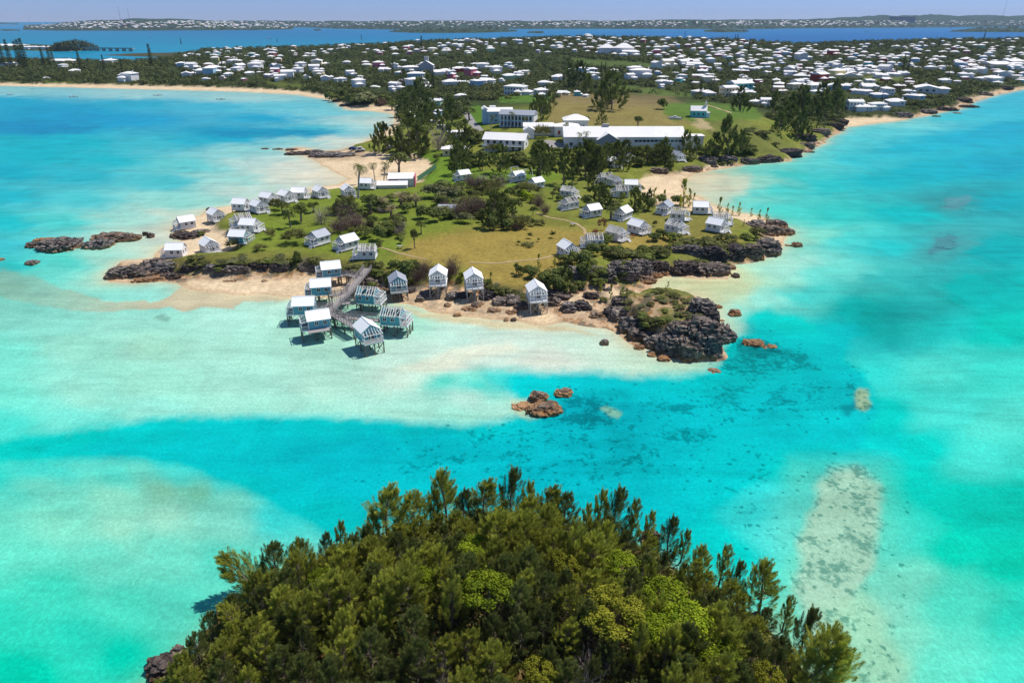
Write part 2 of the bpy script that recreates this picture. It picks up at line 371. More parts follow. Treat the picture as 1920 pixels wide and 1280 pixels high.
# water: colour of the bottom and of the depth over it, from soundings read off the photo
SND = """-300 185 40 165 205;-300 240 30 150 195;0 172 150 205 210;250 177 165 210 212;450 184 170 212 212;0 190 50 170 205;120 205 40 160 200;250 195 60 175 205;400 200 80 185 212;520 200 110 200 215;70 241 8 152 196;250 225 50 162 206;150 222 40 158 202;430 250 20 150 192;560 248 40 160 198;350 265 60 180 205;
500 222 50 170 208;590 212 130 205 215;600 240 90 195 210;440 258 50 175 205;650 232 165 215 215;560 262 150 210 212;690 230 210 222 215;640 265 215 222 210;0 265 45 182 200;150 268 50 184 202;60 290 50 186 204;200 300 55 188 204;300 270 80 190 205;450 282 150 212 212;
500 305 190 220 215;350 310 110 205 208;0 320 50 178 200;150 330 65 185 203;300 340 90 198 208;440 335 165 218 212;560 310 226 226 212;540 335 222 226 212;600 330 232 220 200;480 355 200 222 212;0 370 60 185 203;150 375 90 200 208;330 378 150 218 210;
0 420 55 195 205;120 420 90 210 208;240 405 165 222 212;320 400 205 222 208;230 440 190 225 210;290 445 205 215 200;0 460 60 195 200;30 500 50 195 190;140 490 80 215 200;200 480 150 220 200;260 470 190 220 200;-300 460 50 190 200;-300 600 80 200 190;
0 540 90 190 170;100 520 100 218 200;180 530 130 222 202;270 545 140 225 208;0 590 120 205 185;100 610 130 215 195;250 610 160 226 206;420 600 175 230 210;520 590 182 230 210;640 600 160 222 198;760 600 165 228 206;850 620 190 232 214;1000 630 205 232 214;1100 640 200 230 210;
0 660 115 222 200;150 650 145 224 200;300 650 166 222 196;450 650 172 228 206;600 660 178 230 208;750 665 195 232 212;900 655 214 234 214;1020 670 222 232 212;1180 685 196 224 200;1280 700 175 222 198;0 740 110 226 202;150 740 146 228 204;300 730 162 228 204;
450 740 172 230 208;600 730 182 230 208;750 710 205 232 210;830 690 226 232 212;880 740 190 232 212;940 760 175 230 208;0 800 70 218 200;150 785 105 222 204;300 765 140 226 206;450 755 160 228 206;600 760 165 230 208;750 765 170 230 208;870 775 160 230 208;
0 850 15 205 198;150 822 10 205 200;300 800 0 202 204;450 792 0 200 206;600 795 0 200 205;750 800 0 198 205;900 805 0 198 205;200 850 0 190 196;400 840 0 192 200;600 845 0 182 196;700 835 0 176 192;820 850 0 184 198;940 850 0 184 198;500 880 0 186 198;650 900 0 186 200;
830 712 50 205 185;900 722 40 210 195;880 710 120 222 200;950 700 70 215 205;1000 712 0 198 205;1100 722 0 196 206;1200 730 0 196 206;1300 725 0 198 204;1380 700 0 196 200;1400 650 10 190 195;1080 760 0 172 190;1180 775 0 172 188;1280 770 0 186 198;1400 760 0 190 200;
1150 830 0 180 195;1250 850 0 188 200;1050 880 0 182 198;1350 880 0 198 204;1000 920 0 180 196;1150 930 0 188 202;1250 960 0 192 202;1330 1010 10 200 200;1450 820 0 196 204;1550 800 0 198 204;1480 740 0 188 198;1560 730 0 186 194;
0 900 50 212 194;80 880 60 214 198;200 890 80 216 196;330 885 70 214 200;430 910 60 205 195;480 905 20 198 200;560 930 0 192 200;100 930 110 218 192;200 930 130 218 188;300 925 115 190 160;370 922 100 180 150;430 935 110 208 185;100 980 120 220 190;230 985 140 220 190;
330 980 155 218 192;430 985 120 218 195;520 975 50 206 200;600 960 10 196 200;60 1040 95 220 192;200 1050 100 218 192;320 1040 100 216 190;430 1050 80 214 190;100 1120 60 214 184;250 1130 70 214 186;350 1140 80 216 190;0 1180 45 208 178;150 1200 40 206 178;250 1240 30 200 176;50 1270 28 202 174;
1400 340 150 215 200;1330 350 196 214 194;1300 335 224 206 180;1430 315 125 214 206;1380 370 130 214 202;1460 360 90 208 204;1500 330 80 204 204;1520 300 105 212 212;1580 270 95 208 214;1650 245 100 208 215;1700 232 130 214 215;1780 222 80 200 214;1850 205 70 192 212;1920 185 75 190 212;
1600 300 70 198 210;1700 280 55 188 208;1820 260 40 178 205;1900 240 40 175 204;1550 350 62 198 202;1650 340 50 188 200;1750 320 45 182 200;1880 310 35 172 198;1480 400 90 214 205;1580 400 70 205 200;1700 400 42 190 195;1850 380 32 176 192;1790 375 70 158 165;1800 385 80 165 168;
1520 440 130 220 204;1600 450 72 212 202;1680 460 42 196 194;1770 455 70 160 160;1780 470 66 160 158;1860 470 20 182 188;1480 500 150 222 202;1400 520 190 222 180;1290 530 205 216 170;1560 510 100 216 200;1650 520 56 184 178;1740 530 52 180 176;1850 540 20 186 184;1430 560 140 224 204;
1530 550 70 208 196;1480 590 30 208 202;1600 580 35 176 174;1680 590 40 168 168;1560 630 0 188 194;1650 640 40 178 176;1750 620 36 192 184;1870 620 30 202 188;1450 690 0 186 192;1560 690 0 190 196;1650 700 50 212 200;1750 690 76 218 200;1880 700 60 214 194;
1650 780 30 208 200;1750 780 70 218 202;1880 790 80 218 198;1620 840 0 202 202;1720 840 30 210 200;1850 860 66 216 198;1480 880 10 202 200;1580 870 40 208 200;1700 920 24 206 192;1820 940 16 204 186;1920 960 12 198 180;1420 950 50 210 204;1460 1000 70 214 204;1380 1040 30 206 202;
1480 1080 70 212 195;1700 1010 50 212 190;1800 1040 20 204 180;1900 1060 15 200 174;1700 1100 110 218 190;1800 1130 70 214 186;1920 1150 40 208 180;1700 1200 120 218 188;1800 1230 90 218 190;1920 1250 70 216 190;1620 1240 110 205 178;1650 1160 140 214 186;2100 400 30 170 190;2200 800 60 205 190;2200 1100 30 200 180;2200 240 50 175 205;
0 104 20 145 185;200 100 18 148 188;260 108 20 150 190;-300 100 20 140 185;0 72 30 140 180;150 64 36 136 180;300 74 28 138 180;450 68 26 128 178;600 64 25 122 176;450 60 24 120 175;700 64 22 128 184;900 64 22 128 186;1050 58 26 130 186;1300 62 20 116 180;1480 72 16 104 172;1600 58 26 118 184;1700 64 18 108 176;1900 58 28 118 184;2200 60 24 110 178;20 50 50 140 190;-200 50 50 140 190;960 44 44 130 190"""
S = np.array([[float(v) for v in q.split()] for q in SND.replace('\n', '').split(';')])
sx, sy = gp(S[:, 0], S[:, 1]); SU, SV = sx/sy*235, np.log(sy)*230
near_ = ((S[:, 1] > 440) & (S[:, 2] > 35))[:, None]; S[:, 2:5] = np.where(near_, np.minimum(S[:, 2:5]+np.where(S[:, 2:3] > 150, np.array([4, 3, 8]), np.array([16, 5, 11])), 232), S[:, 2:5])
SCOL = np.array([lit(*r) for r in S[:, 2:5]])
WU, WY = axis_u(760), axis_y(1.25)
wx = WU[None, :]*WY[:, None]; wy = np.repeat(WY[:, None], len(WU), 1)
U = wx/wy*235+(fbm(wx/9, wy/9, 81)-.5)*14; V = np.log(wy)*230+(fbm(wx/9, wy/9, 82)-.5)*14
CH = [(-900,850),(-60,838),(0,826),(100,811),(200,796),(300,784),(450,776),(600,776),(700,782),(800,790),(870,795),(930,786),(972,774),(958,746),(905,718),(850,708),(826,702),(870,694),(950,690),(1100,695),(1200,702),(1280,704),(1335,690),
      (1378,630),(1395,590),(1430,574),(1500,592),(1570,640),(1615,700),(1640,770),(1600,850),(1555,885),(1535,920),(1500,1000),(1480,1090),(1400,1250),(700,1200),(600,1010),(520,958),(430,908),(330,874),(200,862),(0,868),(-60,864),(-900,870)]
sdeep = inside(CH, S[:, 0], S[:, 1])
acc = np.zeros((2,)+wx.shape+(3,)); ws = np.zeros((2,)+wx.shape)+1e-12
for i in range(len(SU)):
    d2 = (U-SU[i])**2+(V-SV[i])**2+30
    k = 1/(d2**1.75)*1e4; c_ = int(sdeep[i]); ws[c_] += k; acc[c_] += k[..., None]*SCOL[i]
PXw, PYw = project(wx, wy, 0*wx)
PXm = PXw+(fbm(wx/4, wy/4, 91)-.5)*30; PYm = PYw+(fbm(wx/4, wy/4, 92)-.5)*12
mm = (PYw > 520) & (PYw < 1600) & (PXw > -1200) & (PXw < 1900); chm = np.zeros(wx.shape)
chd = sd(CH, PXw[mm]+(fbm(wx[mm]/7, wy[mm]/7, 93)-.5)*50, PYw[mm]+(fbm(wx[mm]/7, wy[mm]/7, 94)-.5)*14+(fbm(wx[mm]/1.2, wy[mm]/1.2, 95)-.5)*9)
chm[mm] = sstep(-12, 16+10*sstep(850, 1000, PYw[mm]), chd)
wc = (acc[0]/ws[0][..., None])*(1-chm[..., None])+(acc[1]/ws[1][..., None])*chm[..., None]
PXw, PYw = project(wx, wy, 0*wx)
PXm = PXw+(fbm(wx/4, wy/4, 91)-.5)*30; PYm = PYw+(fbm(wx/4, wy/4, 92)-.5)*12
cor = np.zeros(wx.shape)
def wmask(poly, soft, warp=True):
    xs = [p[0] for p in poly]; ys = [p[1] for p in poly]
    mm = (PXw > min(xs)-soft-30) & (PXw < max(xs)+soft+30) & (PYw > min(ys)-soft-20) & (PYw < max(ys)+soft+20)
    w = np.zeros(wx.shape); w[mm] = sstep(-soft/2, soft/2, sd(poly, (PXm if warp else PXw)[mm], (PYm if warp else PYw)[mm])); return w
def wblend(poly, col, soft, amount=1.0):
    global wc
    w = (wmask(poly, soft)*amount)[..., None]; wc = wc*(1-w)+np.asarray(col)*w
def spots(poly, amount, soft=30):
    global cor
    cor = np.maximum(cor, wmask(poly, soft)*amount)
BAR = [(352,528),(420,545),(545,545),(566,556),(540,563),(460,563),(436,578),(400,576),(350,584),(320,574),(280,581),(200,583),(120,580),(60,570),(10,556),(-40,540),(0,505),(60,520),(110,540),(160,556),(215,566),(290,566),(325,552)]
ed = wmask(BAR, 3.2)-wmask([(x, y) for x, y in BAR], 14)
wb_ = wmask(BAR, 5)*.85*(.25+.75*sstep(60, 330, PXw)); wc = wc*(1-wb_[..., None])+lit(216,190,160)*wb_[..., None]; wblend([(1285,345),(1340,328),(1410,330),(1400,362),(1340,384),(1300,374)], lit(228,214,190), 24, .65)
left = (1-sstep(100, 340, PXw))*.42*wmask(BAR, 20); wc = wc*(1-left[..., None])+lit(140,176,158)*left[..., None]
wc = wc*(1-.22*np.clip(ed, 0, 1)[..., None])
REEF = [(1560,880),(1600,876),(1640,905),(1650,960),(1640,1020),(1630,1070),(1600,1130),(1590,1200),(1550,1230),(1510,1190),(1490,1100),(1496,1020),(1520,960),(1540,910)]
wblend(REEF, lit(206,204,182), 30, .94); wblend([(1480,860),(1660,860),(1700,1000),(1680,1180),(1720,1300),(1560,1300),(1460,1160),(1450,1000)], lit(120,212,190), 90, .5); spots([(1545,860),(1620,860),(1665,910),(1670,1000),(1640,1110),(1640,1290),(1540,1290),(1480,1160),(1478,1060),(1500,960)], .58, 40)
wblend([(1540,1150),(1620,1110),(1700,1240),(1700,1330),(1540,1330)], lit(166,214,184), 50, .8)
spots([(1380,930),(1480,900),(1520,980),(1480,1060),(1400,1040),(1360,980)], .5, 60)
spots([(1260,880),(1400,800),(1520,880),(1500,960),(1420,990),(1330,960)], .45, 60)
spots([(900,790),(1150,740),(1400,700),(1640,690),(1620,780),(1400,800),(1300,880),(1150,930),(950,900),(700,900),(720,850)], .55, 70); spots([(1030,740),(1120,720),(1180,780),(1130,830),(1040,800)], .72, 60); spots([(1220,740),(1300,740),(1330,780),(1230,790)], .72, 50)
spots([(1380,620),(1500,640),(1560,700),(1400,720),(1330,700)], .70, 50)
spots([(1550,870),(1700,890),(1720,1100),(1700,1290),(1560,1290),(1640,1000)], .42, 60)
spots([(800,860),(960,880),(940,930),(820,920)], .35, 40)
wblend([(1600,736),(1612,728),(1632,735),(1634,758),(1615,768),(1598,762)], lit(180,192,150), 12, .8); spots([(1590,725),(1640,725),(1640,770),(1590,775)], .6, 20); wblend([(1575,765),(1598,750),(1600,770),(1585,785)], lit(0,120,140), 8, .6)
wblend([(1130,764),(1144,762),(1168,776),(1160,786),(1142,782)], lit(150,196,170), 7, .8)
wblend([(955,750),(1000,745),(1010,780),(985,784),(960,770)], lit(196,208,178), 10, .8)
wblend([(1380,640),(1430,635),(1470,660),(1440,670),(1390,660)], lit(20,120,130), 10, .7)
wblend([(1620,570),(1690,560),(1700,640),(1660,650),(1610,620)], lit(30,150,150), 40, .5)
wblend([(1600,545),(1760,520),(1800,560),(1740,650),(1640,650)], lit(50,165,160), 60, .5)
wblend([(1752,447),(1775,440),(1798,443),(1785,470),(1745,474)], lit(92,142,156), 7, .75); spots([(1745,435),(1800,435),(1800,480),(1740,480)], .5, 14)
wblend([(1772,372),(1820,367),(1825,376),(1800,392),(1770,390)], lit(110,160,172), 7, .7); spots([(1765,365),(1830,362),(1815,398),(1765,398)], .5, 14)
wblend([(-60,228),(60,226),(185,240),(170,250),(-60,251)], lit(0,142,190), 8, .6); wblend([(400,246),(520,240),(640,243),(600,256),(420,259)], lit(15,140,185), 8, .5)
wblend([(300,590),(330,592),(320,602),(295,600)], lit(120,160,150), 5, .6)
wblend([(740,575),(780,582),(940,603),(1060,612),(1120,628),(1050,622),(930,616),(790,596)], lit(226,196,150), 10, .7)
wblend([(1220,548),(1300,556),(1340,580),(1400,560),(1420,530),(1380,512),(1300,520)], lit(214,214,168), 30, .6)
wblend([(740,690),(860,655),(960,640),(980,655),(870,680),(800,700)], lit(232,232,212), 18, .7)
dsh = np.full(wx.shape, 99.0); m = (wy > 110) & (wy < 1200); dsh[m] = np.maximum(-sd(WC, wx[m]+(vnoise(wx[m]/6, wy[m]/6, 3)-.5)*3, wy[m]+(vnoise(wx[m]/6, wy[m]/6, 4)-.5)*3), 0)
k = (np.exp(-dsh/3.0)*.75*(1-sstep(1250, 1330, PXw)*sstep(610, 640, PYw)))[..., None]; wc = wc*(1-k)+lit(232,214,180)*k
dsi = np.full(wx.shape, 99.0); m = wy < 110; dsi[m] = np.maximum(-sd(WISL, wx[m], wy[m]), 0)
k = (np.exp(-dsi/1.2)*.5)[..., None]; wc = wc*(1-k)+lit(200,200,160)*k
wc = np.clip(wc-np.array([.022, .014, .024])*sstep(5.0, 2.0, 0*wx)[..., None] if False else wc-np.array([.016, .008, .014])*np.minimum(1, wy/260)[..., None]-np.array([.010, .004, .010]), .001, 1)
M = NT('water'); a = M.attr('wcol'); cm = M.attr('coral'); p = M.pos()
mp = M.n('ShaderNodeMapping'); mp.inputs['Scale'].default_value = (1, .75, 1); M.l(p, mp.inputs[0])
n1 = M.noise(2.4, 5, .72, mp.outputs[0], .8); n2 = M.noise(.10, 6, .62, mp.outputs[0], 1.0)
r1 = M.ramp(n1.outputs[0], [(.28, .80), (.5, 1.0), (.72, 1.26)]); r2 = M.ramp(n2.outputs[0], [(.3, .87), (.5, 1.0), (.7, 1.10)])  # fine ramp paints caustic sparkle of the ripples into the colour; broad one mottles
c = M.mix(1, a.outputs['Color'], r1.outputs[0], 'MULTIPLY'); c = M.mix(1, c, r2.outputs[0], 'MULTIPLY')
ms = M.n('ShaderNodeMapping'); ms.inputs['Scale'].default_value = (.16, .75, 1); ms.inputs['Rotation'].default_value = (0, 0, .08); M.l(p, ms.inputs[0])
n5 = M.noise(.16, 6, .66, ms.outputs[0], 1.2); r5 = M.ramp(n5.outputs[0], [(.32, .84), (.5, 1.0), (.68, 1.1)]); c = M.mix(1, c, r5.outputs[0], 'MULTIPLY'); n6 = M.noise(.55, 5, .7, ms.outputs[0], .8); r6 = M.ramp(n6.outputs[0], [(.32, .94), (.5, 1.0), (.68, 1.05)]); c = M.mix(1, c, r6.outputs[0], 'MULTIPLY')
n3 = M.noise(.20, 6, .66, p, .3); n4 = M.noise(1.0, 5, .64, p, .2)
thr = M.math('ADD', M.math('MULTIPLY', n3.outputs[0], .58), M.math('MULTIPLY', n4.outputs[0], .42))
thr = M.math('ADD', thr, M.math('MULTIPLY', cm.outputs['Fac'], .345))
vo = M.n('ShaderNodeTexVoronoi'); vo.inputs['Scale'].default_value = 1.0; vm = M.n('ShaderNodeVectorMath', operation='ADD'); vn = M.noise(1.6, 3, .6, p); vs_ = M.n('ShaderNodeVectorMath', operation='SCALE'); vs_.inputs['Scale'].default_value = .9
M.l(vn.outputs['Color'], vs_.inputs[0]); M.l(p, vm.inputs[0]); M.l(vs_.outputs[0], vm.inputs[1]); M.l(vm.outputs[0], vo.inputs['Vector'])
sc_ = M.n('ShaderNodeSeparateColor'); M.l(vo.outputs['Color'], sc_.inputs[0])
rad = M.math('MULTIPLY', sc_.outputs[0], .42); f1 = M.n('ShaderNodeMapRange'); M.l(M.math('SUBTRACT', rad, vo.outputs['Distance']), f1.inputs['Value']); f1.inputs['From Min'].default_value = .0; f1.inputs['From Max'].default_value = .12
f2 = M.math('GREATER_THAN', M.math('MULTIPLY', cm.outputs['Fac'], 1.15), sc_.outputs[1]); fleck = M.math('MULTIPLY', f1.outputs[0], f2)
dk = M.n('ShaderNodeMapRange'); dk.inputs['From Min'].default_value = .705; dk.inputs['From Max'].default_value = .775; M.l(thr, dk.inputs['Value'])
dkf = M.math('MULTIPLY', M.math('MAXIMUM', dk.outputs[0], fleck), .74)
dark = M.mix(1, c, (.16, .40, .42), 'MULTIPLY')
c = M.mix(dkf, c, dark)
wv = M.noise(2.2, 3, .6, mp.outputs[0]); M.bump(wv.outputs[0], .35, .12)
water_mat = M.fin(c, .30, .03)
M.b.inputs['IOR'].default_value = 1.33
v = np.stack([wx, wy, 0*wx], -1).reshape(-1, 3)
me = mesh_np('water', v, grid_faces(len(WY), len(WU)), [water_mat], smooth=True, attrs={'wcol': ('C', np.concatenate([wc, np.ones(wx.shape+(1,))], -1)), 'coral': ('F', cor)})
tag(link('water', me), kind='structure')
# ---------------------------------------------------------------- building kit
class MB:
    def __init__(s): s.v = []; s.f = []; s.m = []
    def quadf(s, a, b, c, d, mi=0):
        n = len(s.v); s.v += [a, b, c, d]; s.f.append((n, n+1, n+2, n+3)); s.m.append(mi)
    def trif(s, a, b, c, mi=0):
        n = len(s.v); s.v += [a, b, c]; s.f.append((n, n+1, n+2)); s.m.append(mi)
    def hexa(s, p, mi=0):
        """8 corners: bottom 4 ccw, top 4 ccw"""
        n = len(s.v); s.v += [tuple(q) for q in p]
        for f in ((0, 3, 2, 1), (4, 5, 6, 7), (0, 1, 5, 4), (1, 2, 6, 5), (2, 3, 7, 6), (3, 0, 4, 7)):
            s.f.append(tuple(n+i for i in f)); s.m.append(mi)
    def box(s, x0, x1, y0, y1, z0, z1, mi=0):
        s.hexa([(x0, y0, z0), (x1, y0, z0), (x1, y1, z0), (x0, y1, z0), (x0, y0, z1), (x1, y0, z1), (x1, y1, z1), (x0, y1, z1)], mi)
    def beam(s, a, b, w, h=None, mi=0):
        h = h or w; a = Vector(a); b = Vector(b); d = (b-a); 
        if d.length < 1e-6: return
        d.normalize(); up = Vector((0, 0, 1)) if abs(d.z) < .95 else Vector((0, 1, 0))
        r = d.cross(up).normalized()*(w/2); u = r.cross(d).normalized()*(h/2)
        s.hexa([a-r-u, a+r-u, b+r-u, b-r-u, a-r+u, a+r+u, b+r+u, b-r+u], mi)
    def tube(s, pts, rads, k=6, mi=0):
        n0 = len(s.v)
        for i, p in enumerate(pts):
            p = Vector(p); q = Vector(pts[min(i+1, len(pts)-1)])-Vector(pts[max(i-1, 0)]); q.normalize()
            up = Vector((0, 0, 1)) if abs(q.z) < .9 else Vector((0, 1, 0))
            r = q.cross(up).normalized(); u = r.cross(q)
            for j in range(k):
                a = 2*pi*j/k; s.v.append(tuple(p+r*cos(a)*rads[i]+u*sin(a)*rads[i]))
        for i in range(len(pts)-1):
            for j in range(k):
                a = n0+i*k+j; b = n0+i*k+(j+1) % k
                s.f.append((a, b, b+k, a+k)); s.m.append(mi)
        s.f.append(tuple(n0+(len(pts)-1)*k+j for j in range(k))); s.m.append(mi)
    def mesh(s, name, mats, smooth=False):
        me = bpy.data.meshes.new(name); me.from_pydata(s.v, [], s.f)
        for m in (mats if isinstance(mats, (list, tuple)) else [mats]): me.materials.append(m)
        me.polygons.foreach_set('material_index', s.m)
        if smooth: me.polygons.foreach_set('use_smooth', [True]*len(s.f))
        me.update(); return me
def simple(name, c, var=.12, sc=1.2, rough=.8, spec=.2, dirt=None):
    M = NT(name); p = M.n('ShaderNodeTexCoord').outputs['Object']; nz = M.noise(sc, 5, .6, p)
    r = M.ramp(nz.outputs[0], [(.25, 1-var), (.75, 1+var)]); c2 = M.mix(1, tuple(c), r.outputs[0], 'MULTIPLY')
    if dirt is not None:
        n2 = M.noise(sc*2.2, 5, .7, p); k = M.ramp(n2.outputs[0], [(.55, 0.0), (.72, .6)]); c2 = M.mix(k.outputs[0], c2, tuple(dirt))
    M.bump(nz.outputs[0], .15, .05)
    return M.fin(c2, rough, spec)
MT = {}
MT['roof_white'] = simple('white_roof_sheet', (.92, .91, .90), .02, .8, .6, .2, (.80, .78, .75))
MT['roof_grey'] = simple('grey_roof_sheet', (.36, .38, .43), .15, 1.5, .5, .3, (.2, .2, .22))
MT['wall_white'] = simple('white_boards', (.76, .745, .73), .05, 1.5, .75, .2, (.55, .52, .48))
MT['wall_blue'] = simple('sea_blue_boards', (.14, .36, .45), .12, 1.5, .7, .2, (.2, .42, .5))
MT['wall_teal'] = simple('teal_boards', (.10, .36, .42), .12, 1.5, .7, .2)
MT['trim'] = simple('white_trim', (.82, .81, .80), .04, 2, .6, .2, (.6, .57, .54))
MT['rafter'] = simple('bleached_rafter', (.70, .68, .62), .1, 2, .7, .2, (.42, .36, .3))
MT['deck'] = simple('weathered_deck', (.34, .31, .30), .2, 2, .85, .1, (.2, .17, .16))
MT['pile'] = simple('weathered_pile', (.20, .16, .13), .25, 2.5, .9, .1, (.08, .06, .05))
MT['pile_pale'] = simple('pale_post', (.46, .43, .38), .15, 2.5, .9, .1)
MT['glass'] = simple('dark_window', (.035, .045, .06), .3, 1, .12, .6)
MT['pink'] = simple('pink_wall', (.62, .16, .22), .08); MT['red'] = simple('red_wall', (.42, .07, .05), .1)
MT['stone'] = simple('grey_stone', (.42, .40, .37), .12, .5, .9, .1, (.3, .27, .24))
MT['metal'] = simple('grey_metal', (.4, .42, .44), .1, 2, .4, .5)
MT['rubber'] = simple('black_rubber', (.02, .02, .02), .1)
def M_rock(nm='limestone', om=-1.5, mul=(1, 1, 1), sat=1.0):
    M = NT(nm); p = M.pos(); g = M.n('ShaderNodeNewGeometry')
    mp = M.n('ShaderNodeMapping'); mp.inputs['Scale'].default_value = (.6, .6, 3.2); mp.inputs['Rotation'].default_value = (.22, .12, 0); M.l(p, mp.inputs[0])
    a = M.noise(1.0, 8, .68, mp.outputs[0], .5); b = M.noise(.45, 5, .6, p); c = M.noise(3.5, 6, .75, p)
    r = M.ramp(a.outputs[0], [(.30, (.018, .017, .018)), (.43, (.085, .077, .075)), (.56, (.25, .225, .21)), (.74, (.50, .45, .41))])
    r2 = M.ramp(c.outputs[0], [(.3, .45), (.7, 1.35)]); col = M.mix(1, r.outputs[0], r2.outputs[0], 'MULTIPLY')
    sx = M.n('ShaderNodeSeparateXYZ'); M.l(p, sx.inputs[0])
    z = M.math('ADD', sx.outputs['Z'], M.math('MULTIPLY', b.outputs[0], om))
    k = M.n('ShaderNodeMapRange'); k.inputs['From Min'].default_value = .3; k.inputs['From Max'].default_value = -.6; M.l(z, k.inputs['Value'])
    tan_ = M.ramp(c.outputs[0], [(.3, (.12, .06, .03)), (.48, (.34, .20, .10)), (.70, (.56, .43, .30))])
    col = M.mix(k.outputs[0], col, tan_.outputs[0])
    oi = M.n('ShaderNodeObjectInfo'); tint = M.ramp(oi.outputs['Random'], [(0, (.86*mul[0], .84*mul[1], .86*mul[2])), (.5, (1.0*mul[0], .95*mul[1], .9*mul[2])), (1, (1.12*mul[0], .98*mul[1], .86*mul[2]))])
    col = M.mix(1, col, tint.outputs[0], 'MULTIPLY')
    M.bump(a.outputs[0], .9, .35)
    return M.fin(col, .95, .1)
MT['rock'] = M_rock(); MT['rock_dark'] = M_rock('dark_limestone', -1.0, (.50, .48, .50)); MT['rock_warm'] = M_rock('iron_stained_limestone', -1.9, (.92, .85, .77))
ICO = {}
def ico(n):
    if n not in ICO:
        import bmesh
        bm = bmesh.new(); bmesh.ops.create_icosphere(bm, subdivisions=n, radius=1)
        v = np.array([p.co[:] for p in bm.verts]); f = np.array([[q.index for q in g.verts] for g in bm.faces]); bm.free(); ICO[n] = (v, f)
    return ICO[n]
def rock_mesh(name, rx, ry, h, seed, sub=4, rough=.55, mats=None):
    v, f = ico(sub); v = v.copy()
    s = max(rx, ry); off = np.array([seed*3.7, seed*1.9, seed*5.1])
    n = fbm3(v*1.6+off, seed, 4)-.5; rg = np.abs(fbm3(v*3.4+off, seed+5, 3)*2-1)
    lay = fbm3(np.stack([v[:, 0]*.4, v[:, 1]*.4, v[:, 2]*5+v[:, 0]*1.2], -1)+off, seed+9, 3)-.5
    r = 1+n*1.1*rough-rg*.45*rough+lay*.5*rough
    xy = np.sign(v[:, :2])*np.abs(v[:, :2])**.85
    top = np.where(v[:, 2] > 0, np.abs(v[:, 2])**.6, -np.abs(v[:, 2])**.5)
    P = np.stack([xy[:, 0]*r*rx, xy[:, 1]*r*ry, top*h*(1+n*.9*rough-rg*.35)], -1)
    rid = 1-np.abs(fbm3(P*.9+off, seed+3, 4)*2-1)*2.2
    P += (rid-.45)[:, None]*np.array([.55, .55, .6])*min(1.3, s*.28)*np.sign(P+1e-6)*[1, 1, 1]
    st = max(.35, h*.22); zz = P[:, 2]+P[:, 0]*.12; q = (np.floor(zz/st)+sstep(.55, 1, zz/st-np.floor(zz/st)))*st; P[:, 2] += (q-zz)*.5
    P[:, :2] *= 1+.05*np.sin(zz/st*6.28)[:, None]
    P[:, 2] = np.where(P[:, 2] < 0, P[:, 2]*.35-.3, P[:, 2])
    return mesh_np(name, P, f, mats or [MT['rock']])
REG = []
def reg(o, desc, cat, group=None, px=None, py=None, fixed=None):
    """remember a thing; its label is written at the end, once all its look-alikes are known"""
    o['category'] = cat
    if group: o['group'] = group
    if fixed: o['label'] = fixed
    else: REG.append((o, desc, px, py))
    return o
def empty(name, loc, rz=0):
    o = bpy.data.objects.new(name, None); COL.objects.link(o); o.location = loc; o.rotation_euler = (0, 0, rz); o.empty_display_size = .3
    return o
def mpp(px, py, z=0):
    x, y = gp(px, py, z); return math.sqrt(x*x+y*y+(CAMH-z)**2)/F
# ---------------------------------------------------------------- beach cottages
BW, BY0, BY1, WH, RISE, PD = 2.25, -1.7, 3.4, 2.35, 1.55, 1.7   # half width, front wall, back wall, wall height, gable rise, porch depth
def body_mesh(wm):
    m = MB(); t = .12
    m.box(-BW, BW, BY1-t, BY1, 0, WH); m.box(-BW, -BW+t, BY0+t, BY1-t, 0, WH); m.box(BW-t, BW, BY0+t, BY1-t, 0, WH); m.box(-BW, BW, BY0, BY0+t, 0, WH)
    for y0 in (BY0, BY1-t):
        a, b, c = (-BW, y0, WH), (BW, y0, WH), (0, y0, WH+RISE); d, e, f = (-BW, y0+t, WH), (BW, y0+t, WH), (0, y0+t, WH+RISE)
        m.trif(a, b, c); m.trif(e, d, f); m.quadf(a, c, f, d); m.quadf(c, b, e, f)
    for x in (-BW, BW):      # corner boards
        for y in (BY0, BY1): m.box(x-.07, x+.07, y-.07, y+.07, 0, WH, 1)
    return m.mesh('walls', [wm, MT['trim']])
def roof_sheet(mat, name='roof'):
    m = MB(); o = .35; ex = BW+o; ez = WH-o*RISE/BW; y0, y1 = BY0-.35, BY1+.35; th = .09
    for s in (-1, 1):
        a = (s*ex, y0, ez+.1); b = (s*ex, y1, ez+.1); c = (0, y1, WH+RISE+.1); d = (0, y0, WH+RISE+.1)
        up = [(p[0], p[1], p[2]+th) for p in (a, b, c, d)]
        lo = [a, b, c, d]
        m.hexa((lo if s > 0 else lo[::-1])+(up if s > 0 else up[::-1]))
    m.box(-.12, .12, y0, y1, WH+RISE+.16, WH+RISE+.23)
    return m.mesh(name, mat)
def rafters(n, seed, miss=.1):
    rnd = random.Random(seed); m = MB(); ex = BW+.3; ez = WH-.3*RISE/BW
    for i in range(n):
        y = BY0+.05+(BY1-BY0-.1)*i/(n-1)
        for s in (-1, 1):
            if rnd.random() < miss: continue
            m.beam((s*ex, y, ez+.08), (0, y, WH+RISE+.08), .17, .14)
        if i % 2 == 0: m.beam((-BW, y, WH), (BW, y, WH), .1, .12)
    m.beam((0, BY0-.2, WH+RISE+.02), (0, BY1+.2, WH+RISE+.02), .1, .2)
    for s in (-1, 1): m.beam((s*BW, BY0, WH+.05), (s*BW, BY1, WH+.05), .16, .14)
    return m.mesh('rafters', MT['rafter'])
